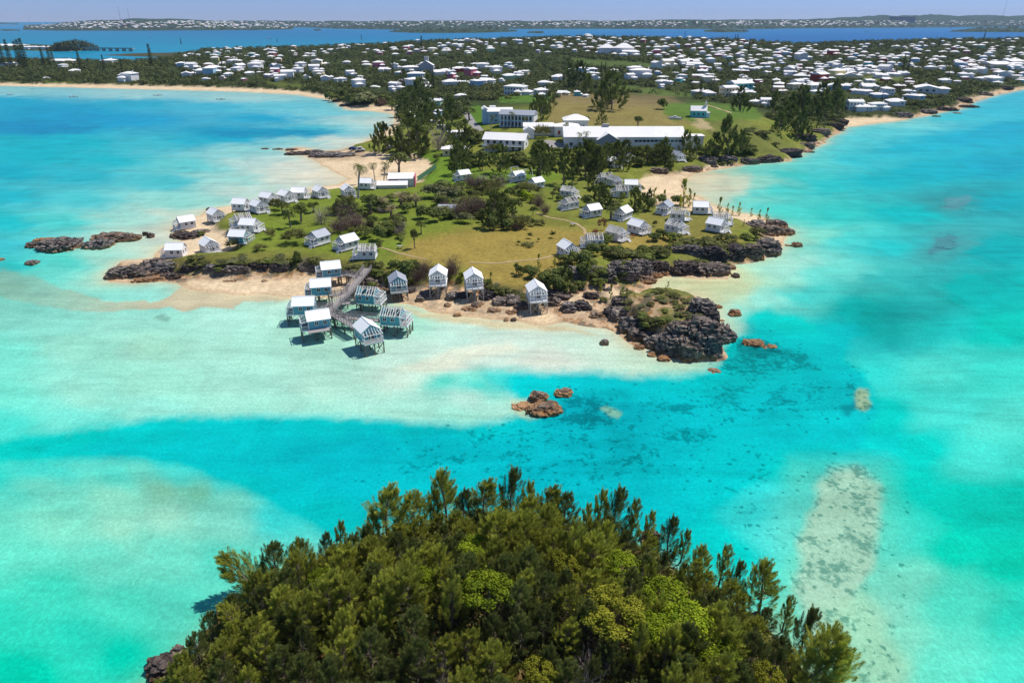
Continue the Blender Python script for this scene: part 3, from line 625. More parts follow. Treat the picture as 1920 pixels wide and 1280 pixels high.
def porch_frame():
    m = MB(); y = BY0-PD
    for x in (-BW, -.75, .75, BW): m.beam((x, y, 0), (x, y, 1.85), .11)
    m.beam((-BW-.1, y, 1.9), (BW+.1, y, 1.9), .12, .14)
    for x in np.linspace(-BW, BW, 7):
        zt = WH+RISE*(1-abs(x)/BW)*.75+.1
        m.beam((x, y, 1.92), (x*.86, BY0-.03, zt), .09, .12)
    for s in (-1, 1): m.beam((s*BW, BY0, WH-.1), (s*BW, y, 1.85), .09)
    return m.mesh('porch_frame', MT['trim'])
def railing():
    m = MB(); y = BY0-PD; h = .95
    def run(a, b):
        a = Vector(a); b = Vector(b); n = max(2, int((b-a).length/.28))
        m.beam(a+Vector((0, 0, h)), b+Vector((0, 0, h)), .09, .07); m.beam(a+Vector((0, 0, .14)), b+Vector((0, 0, .14)), .06, .05)
        for i in range(n+1):
            p = a.lerp(b, i/n); w = .10 if i in (0, n) else .045; m.beam(p, p+Vector((0, 0, h)), w)
    run((-BW, y-.05, 0), (BW, y-.05, 0)); run((-BW-.02, BY0-.1, 0), (-BW-.02, y, 0)); run((BW+.02, BY0-.1, 0), (BW+.02, y, 0))
    return m.mesh('railing', MT['trim'])
def deck_mesh(mat, th=.22):
    m = MB(); m.box(-BW-.12, BW+.12, BY0-PD-.12, BY1+.1, -th, -.02)
    for x in (-BW-.15, BW+.15): m.beam((x, BY0-PD-.15, -.12), (x, BY1+.12, -.12), .06, .26, 1)
    m.beam((-BW-.2, BY0-PD-.16, -.12), (BW+.2, BY0-PD-.16, -.12), .06, .26, 1)
    return m.mesh('deck', [mat, MT['trim']])
def side_deck(mat):
    m = MB(); m.box(BW+.2, BW+2.0, BY0-.5, BY1-.4, -.22, -.02)
    return m.mesh('side_deck', [mat])
def frame_rect(m, w, h, d, bars=1, t=.09):
    m.box(-w/2, w/2, -d, 0, h-t, h); m.box(-w/2, w/2, -d, 0, 0, t); m.box(-w/2, -w/2+t, -d, 0, t, h-t); m.box(w/2-t, w/2, -d, 0, t, h-t)
    for i in range(bars):
        x = -w/2+w*(i+1)/(bars+1); m.box(x-.03, x+.03, -d, 0, t, h-t)
m = MB(); frame_rect(m, 1.0, 1.1, .06, 1); WIN_F = m.mesh('window', MT['trim'])
m = MB(); m.box(-.42, .42, -.03, -.005, .08, 1.02); WIN_P = m.mesh('pane', MT['glass'])
m = MB(); frame_rect(m, 1.5, 2.0, .06, 1); DOOR_F = m.mesh('door', MT['trim'])
m = MB(); m.box(-.67, .67, -.03, -.005, .08, 1.92); DOOR_P = m.mesh('pane', MT['glass'])
m = MB(); m.box(-.35, .35, -.04, -.005, 0, .35); VENT = m.mesh('gable_vent', MT['roof_grey'])
m = MB()
for i in range(4): m.box(-.6, .6, -.3*(i+1), -.3*i, -.2*(i+1)-.05, -.2*(i+1)+.02)
m.beam((-.62, 0, 0), (-.62, -1.25, -.85), .05, .16); m.beam((.62, 0, 0), (.62, -1.25, -.85), .05, .16)
STEPS = m.mesh('steps', MT['trim'])
BODY = {k: body_mesh(MT[k]) for k in ('wall_white', 'wall_blue', 'wall_teal')}
ROOF = {'w': roof_sheet(MT['roof_white']), 'g': roof_sheet(MT['roof_grey'])}
RAFT = {'s1': rafters(8, 1), 's2': rafters(9, 2, .22), 's3': rafters(8, 3, .38)}
PORCH, RAIL = porch_frame(), railing()
DECK_W, DECK_G = deck_mesh(MT['trim']), deck_mesh(MT['deck'])
def leg_mesh(h, r=.13, mat='pile'):
    m = MB(); m.tube([(0, 0, -h-.8), (0, 0, -.1)], [r*1.15, r], 7); return m.mesh('stilt', MT[mat])
def brace_mesh(h, xs, ys, mat='pile'):
    m = MB()
    for y in (ys[0], ys[-1]):
        for a, b in zip(xs[:-1], xs[1:]): m.beam((a, y-.12, -h*.75), (b, y-.12, -.3), .09); m.beam((b, y-.02, -h*.75), (a, y-.02, -.3), .09)
    for x in (xs[0], xs[-1]):
        for a, b in zip(ys[:-1], ys[1:]): m.beam((x, a, -h*.75), (x, b, -.3), .09); m.beam((x+.1, b, -h*.75), (x+.1, a, -.3), .09)
    m.beam((xs[0], ys[0], -.32), (xs[-1], ys[0], -.32), .12, .2); m.beam((xs[0], ys[-1], -.32), (xs[-1], ys[-1], -.32), .12, .2)
    return m.mesh('brace', MT[mat])
LEGC = {}
def cottage(px, py, a, roof, wall='wall_white', fh=.5, label=None, s=.84, deck='w', side=False, z=None, porch=True, sea=False):
    p = at(px, py) if z is None else Vector(gp(px, py, z)+(z,))
    zf = p.z+fh; r = empty('beach_cottage', (p.x, p.y, zf), radians(a)); r.scale = (s, s, s)
    mats = 'pile' if sea else 'pile_pale'
    ch = link('walls', BODY[wall], r)
    if roof in ROOF: link('roof', ROOF[roof], r)
    else: link('rafters', RAFT[roof], r)
    link('deck', DECK_W if deck == 'w' else DECK_G, r); link('railing', RAIL, r)
    if porch: link('porch_frame', PORCH, r)
    for x, y, rz in ((-BW-.005, .2, -90), (-BW-.005, 2.2, -90), (BW+.005, .2, 90), (BW+.005, 2.2, 90), (-1.55, BY0-.005, 0), (1.55, BY0-.005, 0), (-1, BY1+.005, 180), (1, BY1+.005, 180)):
        w = link('window', WIN_F, r, (x, y, .85)); w.rotation_euler.z = radians(rz)
        if abs(x) == 1.55: w.scale = (.8, 1, 1)
        link('pane', WIN_P, w)
    d = link('door', DOOR_F, r, (0, BY0-.005, .03)); link('pane', DOOR_P, d)
    v = link('gable_vent', VENT, r, (0, BY0-.01, WH+.45))
    xs = [-BW, 0, BW]; ys = [BY0-PD, BY0+1.6, BY1]
    key = (round(fh/s+1.0*(fh > 1.5), 1), mats)
    if key not in LEGC: LEGC[key] = (leg_mesh(key[0], .14 if sea else (.13 if fh > 1.5 else .16), mats), brace_mesh(key[0], xs, ys, mats))
    for x in xs:
        for y in ys: link('stilt', LEGC[key][0], r, (x, y, 0))
    if fh > 1.5: link('brace', LEGC[key][1], r)
    else:
        st = link('steps', STEPS, r, (1.4, BY0-PD-.16, 0))
    if side: link('side_deck', side_deck(MT['deck']), r)
    reg(r, None, 'cottage', 'white roofed cottages of the abandoned resort' if roof in ROOF else 'roofless cottages of the abandoned resort', px, py, fixed=label)
    return r
CB = 'blue cottage on piles over the water'
cottage(618,532,-72,'w','wall_blue',2.5,'blue stilt cottage with white roof at the shore end of the boardwalk, on sand',deck='g',sea=True)
cottage(600,567,-78,'w','wall_blue',2.6,'blue stilt cottage with white roof, second of the boardwalk row from the shore',deck='g',sea=True)
cottage(569,603,-84,'w','wall_blue',2.6,'blue over-water cottage with white roof, leftmost above the shallows',deck='g',sea=True,z=0)
cottage(594,632,-68,'w','wall_blue',2.7,'blue over-water cottage with white roof and wide corner deck beside the boardwalk junction',deck='g',side=True,sea=True,z=0)
cottage(694,655,32,'w','wall_blue',2.7,'blue over-water cottage at the seaward end of the boardwalk, porch turned right',deck='g',sea=True,z=0)
cottage(698,583,80,'s1','wall_teal',2.6,'roofless teal over-water cottage between boardwalk and beach, rafters bare',deck='g',side=True,sea=True)
cottage(745,624,80,'s2','wall_teal',2.6,'roofless teal over-water cottage with wrecked walls, rightmost above the water',deck='g',side=True,sea=True,z=0)
cottage(748,556,14,'g','wall_blue',2.2,'blue cottage with grey see-through roof on short stilts above the rocky beach',deck='g',sea=True)
cottage(823,549,2,'w','wall_white',2.9,'white cottage on tall stilts facing the sea, left of the stilted beach trio')
cottage(889,555,9,'w','wall_white',2.9,'white cottage on tall stilts over the beach rocks, middle of the trio')
cottage(1006,578,9,'w','wall_white',2.7,'white cottage on tall stilts standing alone over the beach, right of the trio')
for q in [
 (328,481,-86,'w','wall_white','white cottage on the bare ground nearest the western rocky point'),
 (347,428,-52,'w','wall_white','white cottage perched on the sand above the western shallows, westernmost porch'),
 (396,473,42,'w','wall_white','white cottage with open front door beside the western sand bank'),
 (408,414,46,'w','wall_white','white cottage on short posts at the sandy edge behind the western bank'),
 (457,394,78,'w','wall_white','white cottage half hidden behind another at the western beach row'),
 (488,398,46,'w','wall_white','white cottage with lit side wall in the western row, front to the lawn'),
 (507,382,62,'w','wall_white','white cottage third in the western row behind a grey bush'),
 (540,378,50,'w','wall_white','white cottage in the western row beside a round dark shrub'),
 (566,372,85,'w','wall_white','long sided white cottage in the western row with blank wall to the lawn'),
 (453,424,-55,'s2','wall_white','roofless grey cottage between two roofed ones near the western sand bank'),
 (474,434,80,'w','wall_white','white cottage above the shrubs on the western lawn edge'),
 (455,456,82,'w','wall_teal','white roofed cottage with teal wall beside a yellow pandanus bush'),
 (603,370,40,'w','wall_white','white cottage at the sea wall, left of the bare brown bushes'),
 (654,368,28,'w','wall_white','white cottage at the sea wall below the leaning palm'),
 (691,354,82,'w','wall_white','white cottage next to the pink walled beach house'),
 (596,458,-36,'g','wall_white','white cottage with grey ribbed roof alone on the southern lawn'),
 (649,467,-42,'w','wall_white','white cottage with open porch frame on the southern lawn'),
 (685,484,-88,'s1','wall_white','roofless white cottage with bare rafters and junk on its floor, southern lawn'),
 (866,338,-60,'w','wall_white','small white cottage left of the purple leafless thicket'),
 (968,340,-55,'w','wall_white','small white cottage in front of the swing frame'),
 (1003,353,-52,'w','wall_white','white cottage with raised porch right of the swing frame'),
 (1068,370,62,'s2','wall_white','roofless white cottage with dead fronds over its rafters'),
 (1065,392,-55,'s1','wall_white','roofless white cottage standing just below the frond covered one'),
 (1107,406,-60,'w','wall_white','white cottage left of the red leafed bush beside the footpath'),
 (1166,411,-38,'w','wall_white','white cottage right of the red leafed bush, gable to the path'),
 (1198,437,40,'w','wall_white','white cottage in the eastern field with full porch trellis'),
 (1157,450,46,'s2','wall_white','roofless white cottage left of the trellised one, rafters bare'),
 (1109,463,-86,'s1','wall_white','roofless white cottage with square bare rafters above the southern scrub'),
 (1066,480,24,'w','wall_white','white cottage at the end of the footpath above the scrub, grey front'),
 (1245,400,-30,'g','wall_white','grey roofed white cottage with steps on the eastern field'),
 (1274,413,75,'s1','wall_white','roofless white cottage behind the eastern porch ruin'),
 (1268,437,46,'s3','wall_white','ruined roofless cottage with tangled rafters on the eastern field'),
 (1316,400,82,'w','wall_white','white cottage nearest the eastern cove, side stairs'),
 (1353,421,80,'s1','wall_white','roofless white cottage on the eastern point, behind a roofed one'),
 (1345,434,50,'w','wall_white','white cottage nearest the eastern cliff edge'),
 (1161,369,-86,'s1','wall_white','roofless white cottage beside the eastern cove, bare cream rafters'),
 (1186,357,84,'w','wall_white','white cottage just behind the cream raftered ruin'),
 (1132,343,-84,'s1','wall_white','roofless white cottage farthest left of the cove group'),
 (1153,349,30,'s3','wall_white','collapsed white cottage with jumbled rafters in the cove group'),
 (1150,313,32,'w','wall_white','small white cottage under the trees below the long hotel hall, front pediment'),
 (1175,303,40,'g','wall_white','small grey roofed cottage under the trees below the long hotel hall'),
 (1270,301,32,'g','wall_white','small grey roofed cottage alone right of the dark grove, above the rocks')]:
    big = q[1] > 380
    cottage(q[0], q[1], q[2], q[3], q[4], .55, q[5], s=.86 if q[1] > 330 else .9)
# ---------------------------------------------------------------- boardwalk on piles
def railrun(m, a, b, h=1.0, mi=0):
    a = Vector(a); b = Vector(b); n = max(2, int((b-a).length/1.1)); z = Vector((0, 0, 1))
    for k in (h, h*.62, h*.3): m.beam(a+z*k, b+z*k, .07, .08, mi)
    for i in range(n+1):
        p = a.lerp(b, i/n); m.beam(p-z*.2, p+z*(h+.05), .09, .09, mi)
def W3(px, py, z): x, y = gp(px, py, z); return Vector((float(x), float(y), z))
bw = empty('boardwalk', W3(640, 575, 0)); off = bw.location
runs = [((690,503,3.6),(656,545,2.8),2.0), ((656,545,2.8),(617,584,2.6),2.0), ((617,584,2.6),(668,613,2.6),1.8), ((622,580,2.6),(600,605,2.6),1.8),
        ((676,520,3.2),(652,514,3.0),1.4), ((652,514,3.0),(634,518,2.8),1.4), ((652,548,2.8),(616,553,2.7),1.4), ((624,577,2.6),(586,579,2.6),1.4), ((638,568,2.6),(676,565,2.6),1.6), ((628,592,2.4),(722,600,2.4),1.6)]
for i, (A, B, w) in enumerate(runs):
    a = W3(*A)-off; b = W3(*B)-off; d = (b-a); L = d.length; dn = d.normalized(); sdv = Vector((-dn.y, dn.x, 0)).normalized()
    dz = Vector((0, 0, -.012*i)); n = max(2, int(L/.22)); m = MB()
    for k in range(n):
        p = a.lerp(b, (k+.5)/n)+dz; m.beam(p-sdv*w/2, p+sdv*w/2, L/n*.9, .06)
    for s in (-1, 1): m.beam(a+sdv*s*w*.42-Vector((0, 0, .16))+dz, b+sdv*s*w*.42-Vector((0, 0, .16))+dz, .12, .2)
    link('deck', m.mesh('deck', MT['deck']), bw)
    for s in (-1, 1):
        m = MB(); railrun(m, a+sdv*s*w/2, b+sdv*s*w/2); link('railing', m.mesh('railing', MT['deck']), bw)
    n = max(1, int(L/3.2))
    for k in range(n+1):
        for s in (-1, 1):
            p = a.lerp(b, k/n)+sdv*s*w*.42; g = max(hat(p.x+off.x, p.y+off.y), 0)
            if p.z < g+.4: continue
            m = MB(); m.tube([(p.x, p.y, min(g, 0)-.9 if g < .3 else g-.5), (p.x, p.y, p.z-.1)], [.15, .13], 7); link('pile', m.mesh('pile', MT['pile']), bw)
        q = a.lerp(b, k/n)
        if k < n and i in (1, 2, 3, 8, 9):
            q2 = a.lerp(b, (k+1)/n); m = MB()
            for s in (-1, 1): m.beam(q+sdv*s*w*.45-Vector((0, 0, 2.0)), q2+sdv*s*w*.45-Vector((0, 0, .35)), .09)
            link('brace', m.mesh('brace', MT['pile']), bw)
reg(bw, None, 'boardwalk', fixed='weathered grey branching boardwalk on piles linking the blue over-water cottages')
# ---------------------------------------------------------------- rocks (px, py of the foot, width px, depth/width, height m, label)
ROCKS = [
 (100,470,66,.6,3.0,'dark jagged rock stack in the water west of the point, largest of the western group'),(62,464,28,.5,1.6,'low black rock with a notch left of the jagged rock stack'),(80,452,34,.35,.7,'small brown rock slab behind the western rock stack'),
 (180,466,40,.6,2.6,'dark rounded rock at the near end of the flat western rock ledge'),(205,452,66,.4,2.2,'flat topped reddish rock ledge west of the shallows'),(238,452,42,.4,1.9,'dark tail of the reddish rock ledge nearest the beach'),
 (57,497,20,.6,1.5,'small mushroom shaped rock alone in the turquoise water at far left'),(272,442,8,.8,2.0,'thin upright dark rock, left of a pair in the shallows'),(281,446,12,.8,2.1,'stubby upright dark rock, right of the pair in the shallows'),(-2,489,12,.6,1,'dark rock cut by the left photo edge'),
 (393,394,16,.5,1.3,'round black boulder at the waterline behind the western cottages'),(345,446,60,.4,1.3,'dark broken rock shelf under the westernmost cottage'),(372,438,34,.5,1.2,'dark rock shelf beside the western sand bank'),
 (225,520,54,.5,3.0,'layered grey rock forming the tip of the western point'),(262,516,52,.6,2.6,'tan and grey rock in the middle of the western point'),(300,510,54,.5,2.8,'dark layered rock at the landward side of the western point'),(275,527,50,.3,.8,'orange flat rock apron at the foot of the western point'),(320,522,34,.5,1.6,'dark rock knob joining the western point to the beach'),(285,503,40,.5,3.0,'grey rock block at the back of the western point'),
 (360,504,44,.35,1.7,'dark rock bluff under the lawn edge, first from the western point'),(400,507,46,.35,1.8,'grey rock bluff under the lawn edge, second from the western point'),(440,508,46,.35,1.6,'slanted grey rock bluff in the middle of the southern lawn edge'),(485,504,44,.35,1.9,'dark rock bluff right of the slanted one below the lawn'),(525,506,40,.4,2.2,'black rock bluff beside the shrub at the top of the beach'),(575,505,40,.4,1.8,'pale rock bluff behind the shore end cottage'),(468,517,16,.5,.5,'small flat stone on the southern beach'),(433,527,30,.4,.6,'low brown rock lying on the southern beach'),(494,528,13,.6,.6,'small brown boulder right of the low rock on the southern beach'),
 (690,538,38,.6,2.6,'large grey boulder between boardwalk and the see-through roofed cottage'),(768,548,26,.6,1.6,'dark boulder right of the see-through roofed cottage'),(788,565,18,.8,1.9,'tall dark boulder left of the stilted trio'),(726,548,30,.5,1.5,'brown rock ledge beneath the see-through roofed cottage'),(800,556,28,.6,1.6,'rock under the left stilted cottage'),(848,562,24,.8,2.2,'square black boulder between the two left stilted cottages'),(838,575,16,.7,1.1,'dark orange boulder on the sand below the left stilted cottages'),(868,558,26,.6,1.8,'dark rock beneath the middle stilted cottage'),(895,575,20,.8,1.5,'pointed brown boulder below the middle stilted cottage'),(880,582,30,.5,.8,'flat tan rock below the middle stilted cottage'),(858,593,18,.5,.9,'flat brown boulder at the waterline'),(949,602,10,.8,1.0,'left of two small black boulders at the waterline'),(963,602,12,.8,1.1,'right of two small black boulders at the waterline'),
 (915,560,34,.6,2.4,'dark rock bluff right of the middle stilted cottage'),(938,572,34,.6,2.0,'grey knobbly rock bank between the stilted cottages, nearer the sea'),(960,570,34,.6,2.4,'grey knobbly rock bank beside the lone stilted cottage'),(978,580,30,.6,1.6,'brown rock rubble left of the lone stilted cottage'),(925,585,26,.5,1.0,'brown rubble on the beach between stilted cottages'),(960,588,26,.5,1.0,'brown rubble in front of the knobbly rock bank'),
 (1035,572,36,.6,2.0,'brown rock right of the lone stilted cottage'),(1068,585,34,.7,2.6,'dark layered rock above the small white beach'),(1092,580,34,.7,2.4,'dark layered rock beside the headland neck'),(1110,560,30,.5,1.8,'dark rock pair on the white sand behind the headland'),(1135,545,24,.5,1.0,'low dark rock on the white sand pocket'),(1120,594,30,.5,1.3,'brown rock rubble at the headland foot'),(1050,560,40,.6,2.4,'pinkish rock slope above the lone stilted cottage'),
 (1085,520,44,.6,3.2,'pale grey rock face under the scrub, left of the pool of shade'),(1130,524,60,.5,3.2,'grey rock face under the scrub below the raftered ruin'),(1172,518,60,.6,4.0,'big grey rock buttress beside the shaded gully'),(1200,508,44,.6,3.6,'right shoulder of the grey rock buttress'),
 (1220,500,60,.35,1.6,'dark ledge at the back of the shaded gully'),(1228,520,34,.5,1.6,'tan rock between the coves'),(1212,530,40,.5,1.6,'rounded brown boulder at the head of the pale cove'),(1245,516,24,.5,1.2,'orange boulder beside the pale cove'),
 (1285,512,64,.5,3.0,'smooth dark whaleback rock left of the cove islet'),(1335,515,66,.5,3.0,'dark grass topped whaleback rock at the cove mouth'),(1372,505,20,.6,1.3,'orange triangular boulder off the grass topped rock'),(1381,521,14,.7,1.4,'small black pointed rock standing in the shallows'),
 (1300,478,50,.4,3.2,'dark cliff block under the eastern cottages, leftmost'),(1335,482,54,.4,3.4,'dark cliff block under the eastern cottages, second from left'),(1375,482,54,.45,3.8,'dark layered cliff block in the middle of the eastern point'),(1410,480,50,.5,3.8,'cliff block with orange foot on the eastern point'),(1443,474,48,.7,4.2,'rounded grey cliff at the tip of the eastern point'),(1270,474,40,.4,2.8,'shaded cliff hollow left of the eastern cliff blocks'),
 (1445,440,46,.6,3.0,'grey rock slope above the orange shelf, eastern point'),(1474,440,36,.6,2.0,'orange brown rock shelf at the eastern waterline'),(1420,428,40,.6,2.2,'pale rock slope on the back of the eastern point'),(1460,425,36,.6,2.4,'dark crag on the back of the eastern point'),(1497,463,22,.5,1.5,'orange boulder off the eastern point'),(1477,461,10,.5,.6,'small orange rock beside the off-lying boulder'),
 (1165,600,50,.6,3.0,'dark rock face at the landward corner of the headland'),(1185,618,46,.6,3.2,'rock buttress on the headland left flank'),(1205,636,50,.6,3.0,'brown rock buttress lower on the headland left flank'),(1232,650,46,.6,3.2,'dark rock buttress at the headland front left'),(1262,655,52,.6,3.6,'grey blocky rock at the headland front'),(1295,662,52,.6,3.6,'cracked grey rock at the headland front, beside the overhang'),(1330,655,54,.6,4.2,'pale topped rock over the dark overhang at the headland corner'),(1356,640,44,.7,4.0,'grey rock shelf at the seaward corner of the headland'),(1320,630,60,.6,4.2,'flat grey rock pavement on top of the headland corner'),(1275,632,50,.5,3.9,'rock outcrop below the headland grass'),(1322,590,50,.6,3.8,'grey cliff shoulder on the headland right side'),(1335,606,30,.7,3.4,'dark notch rock on the headland right side'),(1165,575,34,.6,3.0,'black rock spur behind the headland neck'),(1150,592,34,.6,2.4,'dark rubble at the headland neck'),
 (1313,668,22,.7,1.9,'squared brown block stacked at the headland foot'),(1337,672,24,.7,1.8,'brown split boulder at the headland foot, nearest the channel'),(1225,668,20,.5,1.0,'orange rock slab at the headland foot'),(1245,676,24,.5,1.1,'orange ledge under the headland front'),(1290,676,26,.5,1.2,'orange brown ledge left of the squared block'),(1200,655,22,.5,1.1,'brown ledge on the headland left foot'),
 (1348,578,14,.6,1.0,'small brown rock at the headland right foot'),(1379,592,24,.6,1.6,'orange brown boulder off the headland right side'),(1352,602,13,.5,.5,'low wet rock between boulder and headland'),(1133,647,16,.8,1.5,'lone animal shaped rock standing in the pale shallows'),(1415,648,40,.45,1.0,'low orange reef rock awash off the headland'),(1443,652,26,.45,.6,'dark reef rock awash at the end of the orange one'),(1340,698,22,.6,.6,'small broken rock awash below the headland'),
 (1010,753,38,.6,1.8,'brown double humped rock of the mid-channel group'),(1020,778,62,.5,1.7,'pinkish sloping rock with dark undercut in mid-channel'),(985,765,50,.4,.5,'low sandy rock apron left of the mid-channel rocks'),(1057,743,34,.6,1.2,'orange rock right of the mid-channel group'),
 (565,290,60,.3,1.2,'dark rocks at the tip of the grassy spit'),(620,294,90,.25,1.6,'long grey rock pile along the grassy spit'),(588,288,40,.4,1.8,'dark boulder heap on the spit beside the car'),(520,281,18,.4,.9,'small dark rock off the spit tip, right'),(497,280,14,.4,.8,'small dark rock off the spit tip, left'),(546,282,22,.4,1.2,'black rock just off the spit tip'),
 (629,190,12,.5,2,'dark boulder at the bay corner beach'),(650,199,26,.4,2.2,'dark rocks under the rounded green shrub at the bay corner'),
 (1400,305,50,.3,2.6,'dark low rocks along the eastern shore, left of the bare bank'),(1440,302,60,.3,3,'dark low rocks below the bare bank'),(1480,290,50,.4,3.4,'dark crag on the eastern shore below the field'),(1512,275,34,.4,2.4,'dark flat rock off the eastern shore'),(1517,286,20,.4,1.2,'small rock awash off the eastern shore crag'),(1505,262,50,.4,4,'dark crags under the eastern wood'),(1540,250,40,.4,3.2,'dark crags right of the eastern wood'),(1565,238,36,.4,3,'black crag at the left end of the small eastern beach'),(1575,230,30,.4,3,'black boulder by the small eastern beach'),(1366,300,36,.4,2,'grey boulder bank at the cove head'),(1325,302,40,.4,2.4,'grey rubble slope left of the cove head'),(1290,318,50,.35,1.6,'brown rubble line behind the cove'),(1230,322,50,.3,1.6,'brown rubble line at the back of the cove beach'),(1340,314,14,.6,1.4,'lone dark boulder on the cove beach'),
 (1690,218,44,.4,3,'grey walled rock right of the small eastern beach'),(1735,212,40,.4,3,'dark rock ledge beyond the small eastern beach'),(1775,208,44,.35,3,'long dark rock ledge on the far eastern shore'),(1805,192,36,.5,4.5,'black crag on the far eastern shore'),(1840,178,40,.4,3.5,'dark crag left of the last eastern beach'),(1880,166,40,.4,3,'dark crag on the eastern shore near the right edge'),(1757,219,14,.4,1,'small dark rock awash off the eastern ledge'),(1796,213,12,.4,.8,'tiny dark rock awash beyond the eastern ledge'),(1820,202,30,.4,2,'low dark rock ledge below the black crag'),
 (296,1268,44,.7,2.0,'black rock on the left tip of the tree covered islet'),(332,1235,24,.7,1.8,'small dark rock above the islet left tip'),(436,1142,26,.7,1.8,'dark rock among the islet trees on the left shore'),(424,1160,40,.7,1.2,'orange rock ledge on the islet left shore'),(1222,1022,34,.7,2.2,'orange rock showing between trees on the islet right shore'),(1420,1178,30,.7,1.6,'dark rock on the right islet shore')]
for i, (px, py, w, dr, h, lab) in enumerate(ROCKS):
    h *= .78
    p = at(px, py); k = (Vector((0, 0, CAMH))-p).length/F; rx = w*k*.5; ry = max(rx*dr*1.5, .5*rx)
    n = 5 if w*h > 120 and py > 400 else 4
    if w < 22: n = 3
    me = rock_mesh('rock', rx, ry, h, i+3, n, .62, [MT['rock_warm' if any(q in lab for q in ('orange', 'brown', 'tan ', 'reddish', 'pinkish')) else ('rock_dark' if any(q in lab for q in ('black', 'dark')) and i % 3 else 'rock')]])
    o = link('rock', me, loc=(p.x, p.y+ry*.6, max(p.z-.25, -.2) if p.z > .15 else -.15)); o.rotation_euler.z = (i*37 % 11-5)*.05
    reg(o, None, 'rock', 'limestone rocks along the shore', px, py, fixed=lab)
# ---------------------------------------------------------------- plants
def M_leaf(name, c1, c2, trans=.25, dead=None):
    M = NT(name); oi = M.n('ShaderNodeObjectInfo'); a = M.attr('tone')
    r = M.ramp(a.outputs['Fac'], [(0, c1), (1, c2)])
    k = M.math('ADD', M.math('MULTIPLY', oi.outputs['Random'], .5), .75)
    x = M.n('ShaderNodeMix', data_type='RGBA', blend_type='MULTIPLY'); x.inputs[0].default_value = 1; M.l(r.outputs[0], x.inputs[6]); M.l(k, x.inputs[7])
    M.fin(x.outputs[2], .8, .12)
    t = M.n('ShaderNodeBsdfTranslucent'); M.l(x.outputs[2], t.inputs[0]); mx = M.n('ShaderNodeMixShader'); mx.inputs[0].default_value = trans
    M.l(M.b.outputs[0], mx.inputs[1]); M.l(t.outputs[0], mx.inputs[2]); M.l(mx.outputs[0], M.t.nodes['Material Output'].inputs[0])
    return M.m
LF = {'wood': M_leaf('dark_wood_leaves', (.030, .046, .017), (.150, .165, .052)), 'casu': M_leaf('casuarina_needles', (.11, .14, .02), (.56, .57, .085)), 'casud': M_leaf('casuarina_dark', (.055, .085, .024), (.25, .285, .07)),
      'broad': M_leaf('broad_leaves', (.10, .16, .010), (.36, .43, .02)), 'shrub': M_leaf('shrub_leaves', (.05, .075, .018), (.23, .26, .06)),
      'scrub': M_leaf('scrub_leaves', (.055, .07, .02), (.26, .26, .08)), 'olive': M_leaf('olive_shrub', (.09, .10, .04), (.26, .27, .12)), 'dead': M_leaf('dry_twigs', (.10, .06, .045), (.30, .21, .17), .05),
      'grey': M_leaf('grey_twigs', (.20, .16, .14), (.46, .39, .36), .05), 'palm': M_leaf('palm_fronds', (.05, .075, .02), (.22, .23, .07)), 'palmdry': M_leaf('dry_fronds', (.14, .10, .04), (.50, .42, .24), .1),
      'pand': M_leaf('pandanus_leaves', (.10, .11, .03), (.38, .36, .12)), 'red': M_leaf('red_leaves', (.16, .05, .03), (.40, .17, .10)), 'yellow': M_leaf('yellow_leaves', (.14, .15, .012), (.38, .37, .035))}
MT['bark'] = simple('grey_bark', (.20, .165, .13), .3, 1.5, .95, .1); MT['palebark'] = simple('pale_bark', (.42, .37, .33), .2, 1.5, .95, .1)
def unit(n, rg):
    v = rg.normal(size=(n, 3)); return v/np.linalg.norm(v, axis=1)[:, None]
def blades(P, D, L, Wd, rg, tone, tri=True):
    """thin blades starting at P along D"""
    n = len(P); D = D/np.linalg.norm(D, axis=1)[:, None]; R = np.cross(D, unit(n, rg)); R /= np.linalg.norm(R, axis=1)[:, None]+1e-9
    L = np.broadcast_to(L, n)[:, None]; Wd = np.broadcast_to(Wd, n)[:, None]
    if tri:
        V = np.stack([P-R*Wd/2, P+R*Wd/2, P+D*L], 1).reshape(-1, 3); f = np.arange(3*n).reshape(-1, 3); t = np.repeat(tone, 3)
    else:
        V = np.stack([P-R*Wd*.3, P+D*L*.5-R*Wd/2, P+D*L, P+D*L*.5+R*Wd/2], 1).reshape(-1, 3); f = np.arange(4*n).reshape(-1, 4); t = np.repeat(tone, 4)
    return V, f, t
def leaves(P, N, size, rg, tone, flat=.5):
    n = len(P); Nn = N+unit(n, rg)*flat; Nn /= np.linalg.norm(Nn, axis=1)[:, None]
    R = np.cross(Nn, unit(n, rg)); R /= np.linalg.norm(R, axis=1)[:, None]+1e-9; U = np.cross(Nn, R); s = np.broadcast_to(np.ravel(size), n)[:, None]*rg.uniform(.6, 1.3, (n, 1))
    V = np.stack([P-R*s/2, P-U*s*.32, P+R*s/2, P+U*s*.32], 1).reshape(-1, 3)
    return V, np.arange(4*n).reshape(-1, 4), np.repeat(tone, 4)
def leafmesh(name, parts, mat):
    V = []; Fc = []; T = []; k = 0
    for v, f, t in parts: V.append(v); Fc.append(f+k); T.append(t); k += len(v)
    return mesh_np(name, np.concatenate(V), np.concatenate(Fc), [LF[mat]], attrs={'tone': ('F', np.concatenate(T))})
